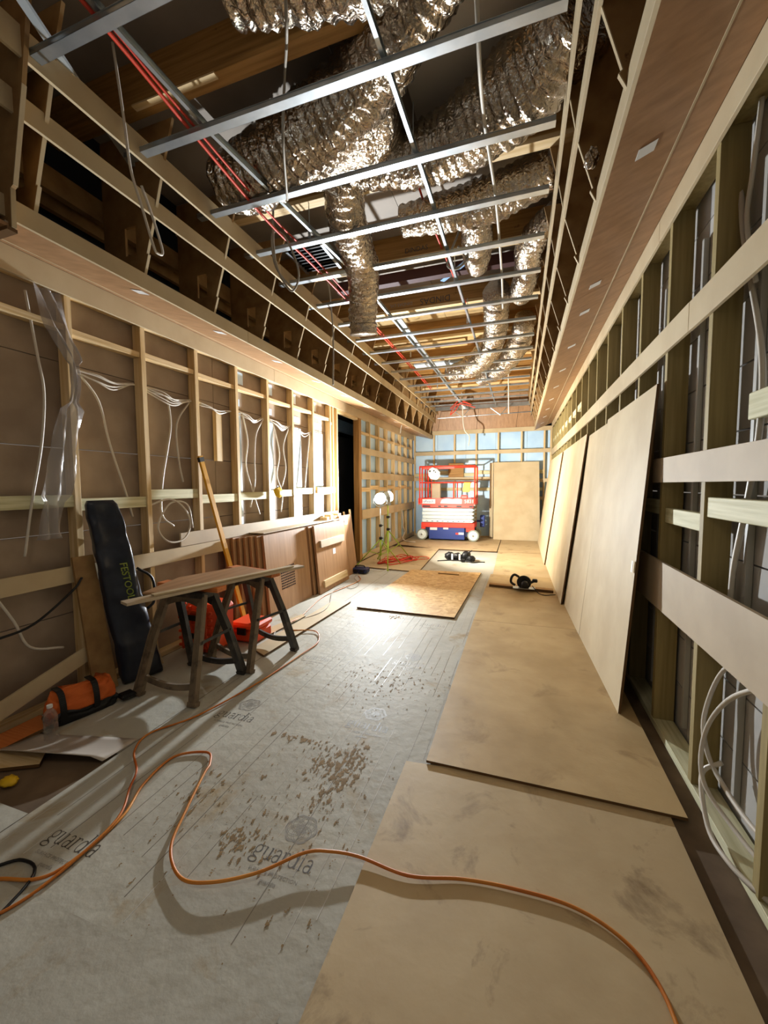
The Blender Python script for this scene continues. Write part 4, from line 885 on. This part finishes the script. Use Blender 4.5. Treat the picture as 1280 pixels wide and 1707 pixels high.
for i in range(44):
    a = i*.9; P.append((-2.28+.26*math.cos(a)*(1+.3*math.sin(i*1.3)), 7.62+.36*math.sin(a*1.07)+.1*math.cos(i*2.1), .034+.018*(i % 5)))
P += [(-1.95, 7.9, .03), (-1.75, 8.1, .03), (-1.9, 8.3, .03), (-2.2, 8.1, .03)]
wire('orange_cable_heap', P, .008, 'cable_r', 'heap of orange-red cable on the floor right of the lamp tripods', 'cable', n=5)
t = thing('power_box', 'small navy power box on the floor in front of the lamp tripods', 'power box', (-2.66, 6.52, 0))
bm = B(); bx(bm, -2.80, -2.50, 6.42, 6.62, .012, .105, .02); new('body', bm, 'navy', t); bm = B(); tube(bm, smooth_pts([(-2.74, 6.52, .10), (-2.72, 6.52, .135), (-2.58, 6.52, .135), (-2.56, 6.52, .10)], 4), .01, 8); new('handle', bm, 'black', t, smooth=True); box('socket', -2.74, -2.66, 6.410, 6.421, .04, .08, 'black', t); box('socket', -2.62, -2.55, 6.410, 6.421, .04, .08, 'black', t)
wire('white_flex', [(-2.52, 6.6, .05), (-2.35, 6.7, .02), (-2.2, 6.9, .035)], .006, 'cable_w', 'short white flex plugged into the navy power box', 'cord')
wire('white_cable', [(-3.03, 10.5, .9), (-3.02, 10.6, .6), (-3.0, 10.55, .4), (-3.0, 10.7, .25), (-3.0, 10.5, .1), (-2.85, 10.4, .04), (-2.6, 10.3, .035)], .016, 'cable_w', 'white cable falling from the far left wall onto the floor by the lift')

# ------------------------------------------------------------ circular saw
t = thing('circular_saw', 'black circular saw on a timber offcut near the leaning sheets', 'circular saw', (.10, 6.06, .07))
box('base_plate', -.06, .24, 5.93, 6.06, .072, .078, 'galv', t)
bm = B(); lathe(bm, [(.0, -.018), (.095, -.018), (.10, 0), (.095, .018), (.0, .018)], (.09, 6.0, .155), (0, 1, 0), 24); new('blade_guard', bm, 'black', t, smooth=False)
bm = B(); lathe(bm, [(.03, 0), (.045, .01), (.05, .09), (.04, .13), (.02, .135)], (.10, 5.86, .15), (0, -1, 0), 18); bmesh.ops.translate(bm, vec=(0, .11, 0), verts=bm.verts); new('motor', bm, 'black', t, smooth=True)
bm = B(); tube(bm, smooth_pts([(.02, 6.0, .23), (-.04, 5.99, .26), (-.08, 5.98, .22), (-.085, 5.98, .15), (-.03, 5.98, .11)], 5), .018, 8); new('handle', bm, 'black', t, smooth=True)
bm = B(); tube(bm, [(.18, 5.98, .16), (.23, 5.98, .19)], .018, 10); bx(bm, .20, .27, 5.95, 6.01, .17, .215, .01); new('knob', bm, 'black', t)
bm = B(); lathe(bm, [(.0, 0), (.02, 0), (.02, .004), (0, .004)], (.09, 5.98, .155), (0, -1, 0), 14); new('blade_bolt', bm, 'galv', t)
wire('saw_cord', [(.2, 5.97, .12), (.28, 5.9, .04), (.36, 5.82, .038), (.44, 5.86, .038), (.50, 5.88, .04)], .006, 'black', parent=t)

# ------------------------------------------------------------ tool belt
t = thing('tool_belt', 'black tool belt with pouches and white bands dropped on the pale film', 'tool belt', (-1.1, 8.2, .01))
for i, (x, y, sx, sy_, h) in enumerate(((-1.34, 8.22, .10, .09, .17), (-1.18, 8.24, .11, .08, .15), (-1.0, 8.22, .10, .09, .19), (-.90, 8.15, .09, .08, .12))):
    bm = B(); bmesh.ops.create_icosphere(bm, subdivisions=3, radius=1)
    for v in bm.verts: v.co = Vector((v.co.x*sx, v.co.y*sy_, v.co.z*h*.5))*(1+.25*noise.noise(v.co*2+Vector((i, 0, 0))))+Vector((x, y, h*.5+.004))
    new('pouch', bm, 'black', t, smooth=True)
for x in (-1.27, -1.12):
    bm = B(); bx(bm, x-.02, x+.015, 8.12, 8.13, .02, .15); new('band', bm, 'label_w', t)
bm = B(); tube(bm, smooth_pts([(-1.55, 8.0, .012), (-1.42, 8.08, .012), (-1.30, 8.1, .02), (-1.0, 8.1, .02), (-.86, 8.0, .012), (-.72, 8.1, .012), (-.62, 8.12, .012)], 5), .012, 6); new('strap', bm, 'black', t, smooth=True)
bm = B(); tube(bm, [(-1.0, 8.2, .14), (-.88, 8.22, .22)], .012, 8); tube(bm, [(-1.05, 8.2, .18), (-.93, 8.12, .06)], .012, 8); bx(bm, -1.08, -1.0, 8.0, 8.05, .01, .07, .01); new('tool_handle', bm, 'black', t)

# ------------------------------------------------------------ floodlights on tripods
def tripod(label, x, y, zc, zh, feet, lens, hd, kind):
    t = thing('tripod_lamp', label, 'floodlight', (x, y, .03), 'lime tripod floodlights')
    z0 = .026
    bm = B(); tube(bm, [(x, y, .22), (x, y, zc+.02)], .016, 10); new('lower_tube', bm, 'lime', t, smooth=True)
    bm = B(); tube(bm, [(x, y, zc), (x, y, zh-.16)], .011, 10); new('mast', bm, 'lime' if kind else 'galv', t, smooth=True)
    for z in (zc, zc+.24): bm = B(); lathe(bm, [(.024, 0), (.03, .01), (.03, .04), (.022, .05)], (x, y, z-.02), seg=14); tube(bm, [(x, y, z), (x+.05, y, z+.01)], .009, 6); new('collar', bm, 'black', t)
    for fx, fy in feet:
        bm = B(); tube(bm, [(x, y, zc-.01), (fx, fy, z0+.01)], .010, 8); lathe(bm, [(.016, 0), (.016, .02), (.01, .03)], (fx, fy, z0), seg=10); new('leg', bm, 'lime', t, smooth=True)
        bm = B(); m_ = Vector((x, y, zc)).lerp(Vector((fx, fy, z0)), .48); tube(bm, [(x, y, .24), m_], .007, 8); new('brace', bm, 'lime', t)
    # yoke and head
    H_ = Vector((x, y, zh)); d = Vector(hd).normalized(); s = d.cross(Vector((0, 0, 1))).normalized()
    bm = B(); tube(bm, smooth_pts([H_+s*.125, H_+s*.125-Vector((0, 0, .08)), H_-Vector((0, 0, .15)), H_-s*.125-Vector((0, 0, .08)), H_-s*.125], 5), .009, 6); new('yoke', bm, 'lampgrey', t, smooth=True)
    bm = B(); lathe(bm, [(.03, -.085), (.07, -.08), (.10, -.045), (.112, 0), (.112, .018), (.104, .018)], H_, d, 26); new('housing', bm, 'lampgrey', t, smooth=False)
    bm = B(); lathe(bm, [(.101, .019), (.098, .05), (.08, .08), (.045, .097), (.0, .102)], H_, d, 24); new('lens', bm, lens, t, smooth=True, label='glowing lamp lens')
    l = area('flood_light', H_+d*.12, H_+d*3, .13, FLOOD_FAR if kind else FLOOD_NEAR, (1, .93, .80) if kind else (.90, .96, 1)); l.data.spread = math.radians(150 if kind else 140)
    return t
tripod('lime tripod floodlight standing nearer, its cool white head facing the viewer', -2.47, 7.12, .55, 1.30, [(-2.92, 7.05), (-2.17, 7.42), (-2.66, 7.62)], 'lens_c', (.12, -1, .38), 0)
tripod('lime tripod floodlight standing just behind, its warm head turned to the far wall', -2.42, 7.42, .69, 1.33, [(-2.20, 6.72), (-2.75, 7.75), (-2.10, 7.95)], 'lens_w', (.72, .48, .22), 1)

# ------------------------------------------------------------ scissor lift
t = thing('scissor_lift', 'red and white scissor lift with blue base, lowered, by the far wall', 'scissor lift', (-1.86, 11.3, .02))
X0, X1, Y0, Y1 = -2.66, -1.10, 10.92, 11.62; zb = .02
for x in (X0+.1, X1-.05):
    for y, sg in ((Y0+.05, -1), (Y1-.05, 1)):
        bm = B(); lathe(bm, [(.11, -.055), (.155, -.05), (.16, 0), (.155, .05), (.11, .055)], (x, y, zb+.16), (0, 1, 0), 28); wh = new('wheel', bm, 'tyre', t, smooth=False)
        bm = B(); lathe(bm, [(.0, 0), (.125, 0), (.12, .012), (.05, .016), (.03, .03), (0, .03)], (x, y+sg*.05, zb+.16), (0, sg, 0), 24); h_ = new('hub', bm, 'hub', wh); h_.location = Vector(h_['_o'])-Vector(wh['_o'])
        bm = B(); lathe(bm, [(.0, 0), (.022, 0), (.022, .02), (0, .02)], (x, y+sg*.078, zb+.16), (0, sg, 0), 12); h_ = new('axle_cap', bm, 'ink_l', wh)
box('chassis', X0+.06, X1-.03, Y0+.06, Y1-.06, .13, .38, 'navy', t, .01)
box('battery_tray', X0+.30, X1-.28, Y0-.0, Y0+.06, .06, .385, 'lift_blue', t, .01)
for x, z, w_, h in ((X0+.33, .31, .20, .07), (X0+.70, .335, .14, .05), (X0+1.12, .20, .14, .06)): box('decal', x, x+w_, Y0-.004, Y0-.001, z, z+h, 'label_w', t)
box('mesh_decal', X0+1.04, X0+1.12, Y0-.004, Y0-.001, .20, .25, 'red', t)
bm = B(); bx(bm, X0+.08, X1-.02, Y0-.005, Y0+.05, .385, .515, .008); bx(bm, X0+.08, X1-.02, Y1-.05, Y1, .385, .515, .008); bx(bm, X0+.08, X0+.14, Y0, Y1, .385, .515, .008); bx(bm, X1-.1, X1-.02, Y0, Y1, .385, .515, .008); bx(bm, X1-.24, X1-.02, Y0, Y0+.04, .28, .39, .005); bx(bm, X0+.08, X0+.2, Y0, Y0+.04, .33, .39, .005); new('base_frame', bm, 'red', t)
for i, z in enumerate((.525, .625, .725, .825)):
    for j, y in enumerate((Y0+.02, Y1-.06)):
        bm = B(); bx(bm, X0+.10+.01*(i % 2), X1-.09, y, y+.04, z, z+.088, .006); 
        prism(bm, [(X1-.09, z), (X1-.03, z+.044), (X1-.09, z+.088)], 'y', y, y+.04); new('scissor_arm', bm, 'lift_white', t)
bm = B()
for i in range(9): bx(bm, X0+.22+.145*i, X0+.27+.145*i, Y0+.014, Y0+.021, .548, .562)
new('slot', bm, 'black', t, kind='stuff')
for z in (.62, .72, .82): box('gap_line', X0+.2, X1-.2, Y0+.03, Y0+.04, z-.006, z+.006, 'ink_l', t)
bm = B(); bx(bm, X0, X1, Y0+.0, Y1, .98, 1.02); new('deck', bm, 'ink_l', t)
bm = B(); bx(bm, X0+.02, X1, Y0-.02, Y0, 1.02, 1.19, .003); bx(bm, X0+.02, X1, Y1, Y1+.02, 1.02, 1.19, .003); bx(bm, X0, X0+.02, Y0-.02, Y1, 1.02, 1.19, .003); bx(bm, X1-.02, X1, Y0, Y1, 1.02, 1.19, .003); new('toe_board', bm, 'red', t)
bm = B(); bx(bm, X0+.1, X1-.05, Y0-.015, Y0+.01, .93, 1.019, .003); new('deck_skirt', bm, 'red', t)
for x, w_ in ((X0+.12, .22), (X0+.72, .1), (X0+.56, .08), (X0+1.06, .14), (X0+1.4, .1)): box('skirt_hole', x, x+w_, Y0-.018, Y0-.014, .945, .99, 'black', t)
box('name_decal', X0+.10, X0+.48, Y0-.024, Y0-.020, 1.04, 1.16, 'label_w', t)
FR = Matrix.Rotation(PI/2, 4, 'X')
text('lettering', 'eReach', 'lift_blue', .10, Matrix.Translation((X0+.29, Y0-.027, 1.10)) @ FR, t, .001)
bm = B(); pts = [(X0+.62, 1.05), (X0+1.2, 1.04), (X0+1.2, 1.165), (X0+1.08, 1.18), (X0+.95, 1.165), (X0+.8, 1.185), (X0+.66, 1.15)]
prism(bm, pts, 'y', Y0-.024, Y0-.020); new('white_decal', bm, 'label_w', t)
text('lettering', '5831', 'label_w', .13, Matrix.Translation((X0+1.40, Y0-.023, 1.105)) @ FR, t, .001)
def post(x, y, z0=1.19, z1=2.07, r=.018): b = B(); tube(b, [(x, y, z0), (x, y, z1)], r, 10); return new('guardrail_post', b, 'red', t, smooth=True)
for y in (Y0-.01, Y1+.01):
    for x in (X0+.04, X0+.11, X1-.02): post(x, y, 1.05)
    post(X0+.98, y, 1.19, 1.62, .015)
    for z, r in ((2.06, .022), (1.62, .018)): b = B(); tube(b, [(X0+.04, y, z), (X1-.02, y, z)], r, 10); new('guardrail', b, 'red', t, smooth=True)
box('rail_plate', X0+.12, X0+1.0, Y0-.02, Y0, 1.99, 2.05, 'red', t, .004)
for x in (X0+.04, X1-.02):
    for z in (2.06, 1.62): b = B(); tube(b, [(x, Y0-.01, z), (x, Y1+.01, z)], .017, 10); new('guardrail', b, 'red', t, smooth=True)
for x in (X0+.22, X0+.3): post(x, Y0+.3, 1.02, 2.0, .012)
bm = B(); bx(bm, X0+.30, X0+.56, Y0+.3, Y0+.42, 1.05, 1.6, .02); new('control_box', bm, 'mdf_pink', t)
bm = B(); bx(bm, X0+1.26, X0+1.44, Y0-.05, Y0-.02, 1.36, 1.62, .008)
for v in bm.verts: v.co.x += (1.62-v.co.z)*-.12
new('manual_pouch', bm, 'yellow', t)
box('decal', X0+1.46, X0+1.52, Y0-.032, Y0-.028, 1.50, 1.62, 'label_w', t); box('decal', X0+1.46, X0+1.52, Y0-.032, Y0-.028, 1.25, 1.36, 'label_w', t)
bm = B(); bx(bm, X1-.38, X1-.2, Y0-.04, Y0-.0, 1.17, 1.28, .02); new('charger_cap', bm, 'red', t)
bm = B(); bx(bm, X1+.07, X1+.20, Y1-.1, Y1+.05, .36, .70, .02); bx(bm, X1-.02, X1+.08, Y1-.06, Y1, .5, .56); new('wall_side_box', bm, 'lift_blue', t)
# white bag hung on the guardrail
t = thing('white_bag', 'white plastic bag with dark spots hung on the lift guardrail', 'bag', (-2.20, 10.9, 1.86))
bm = B(); bmesh.ops.create_icosphere(bm, subdivisions=4, radius=1)
for v in bm.verts: v.co = Vector((v.co.x*.16, v.co.y*.07, v.co.z*.16))*(1+.14*noise.noise(v.co*2.2)+(.35*(v.co.x*v.co.z < 0)*abs(v.co.x*v.co.z)))+Vector((-2.20, 10.82, 1.86))
new('body', bm, 'lift_white', t, smooth=True)
for x, z, r in ((-2.30, 1.925, .028), (-2.19, 1.94, .022), (-2.15, 1.90, .018)):
    bm = B(); lathe(bm, [(r, 0), (r*.8, .012), (0, .014)], (x, 10.752, z), (0, -1, 0), 12); new('spot', bm, 'ink', t)
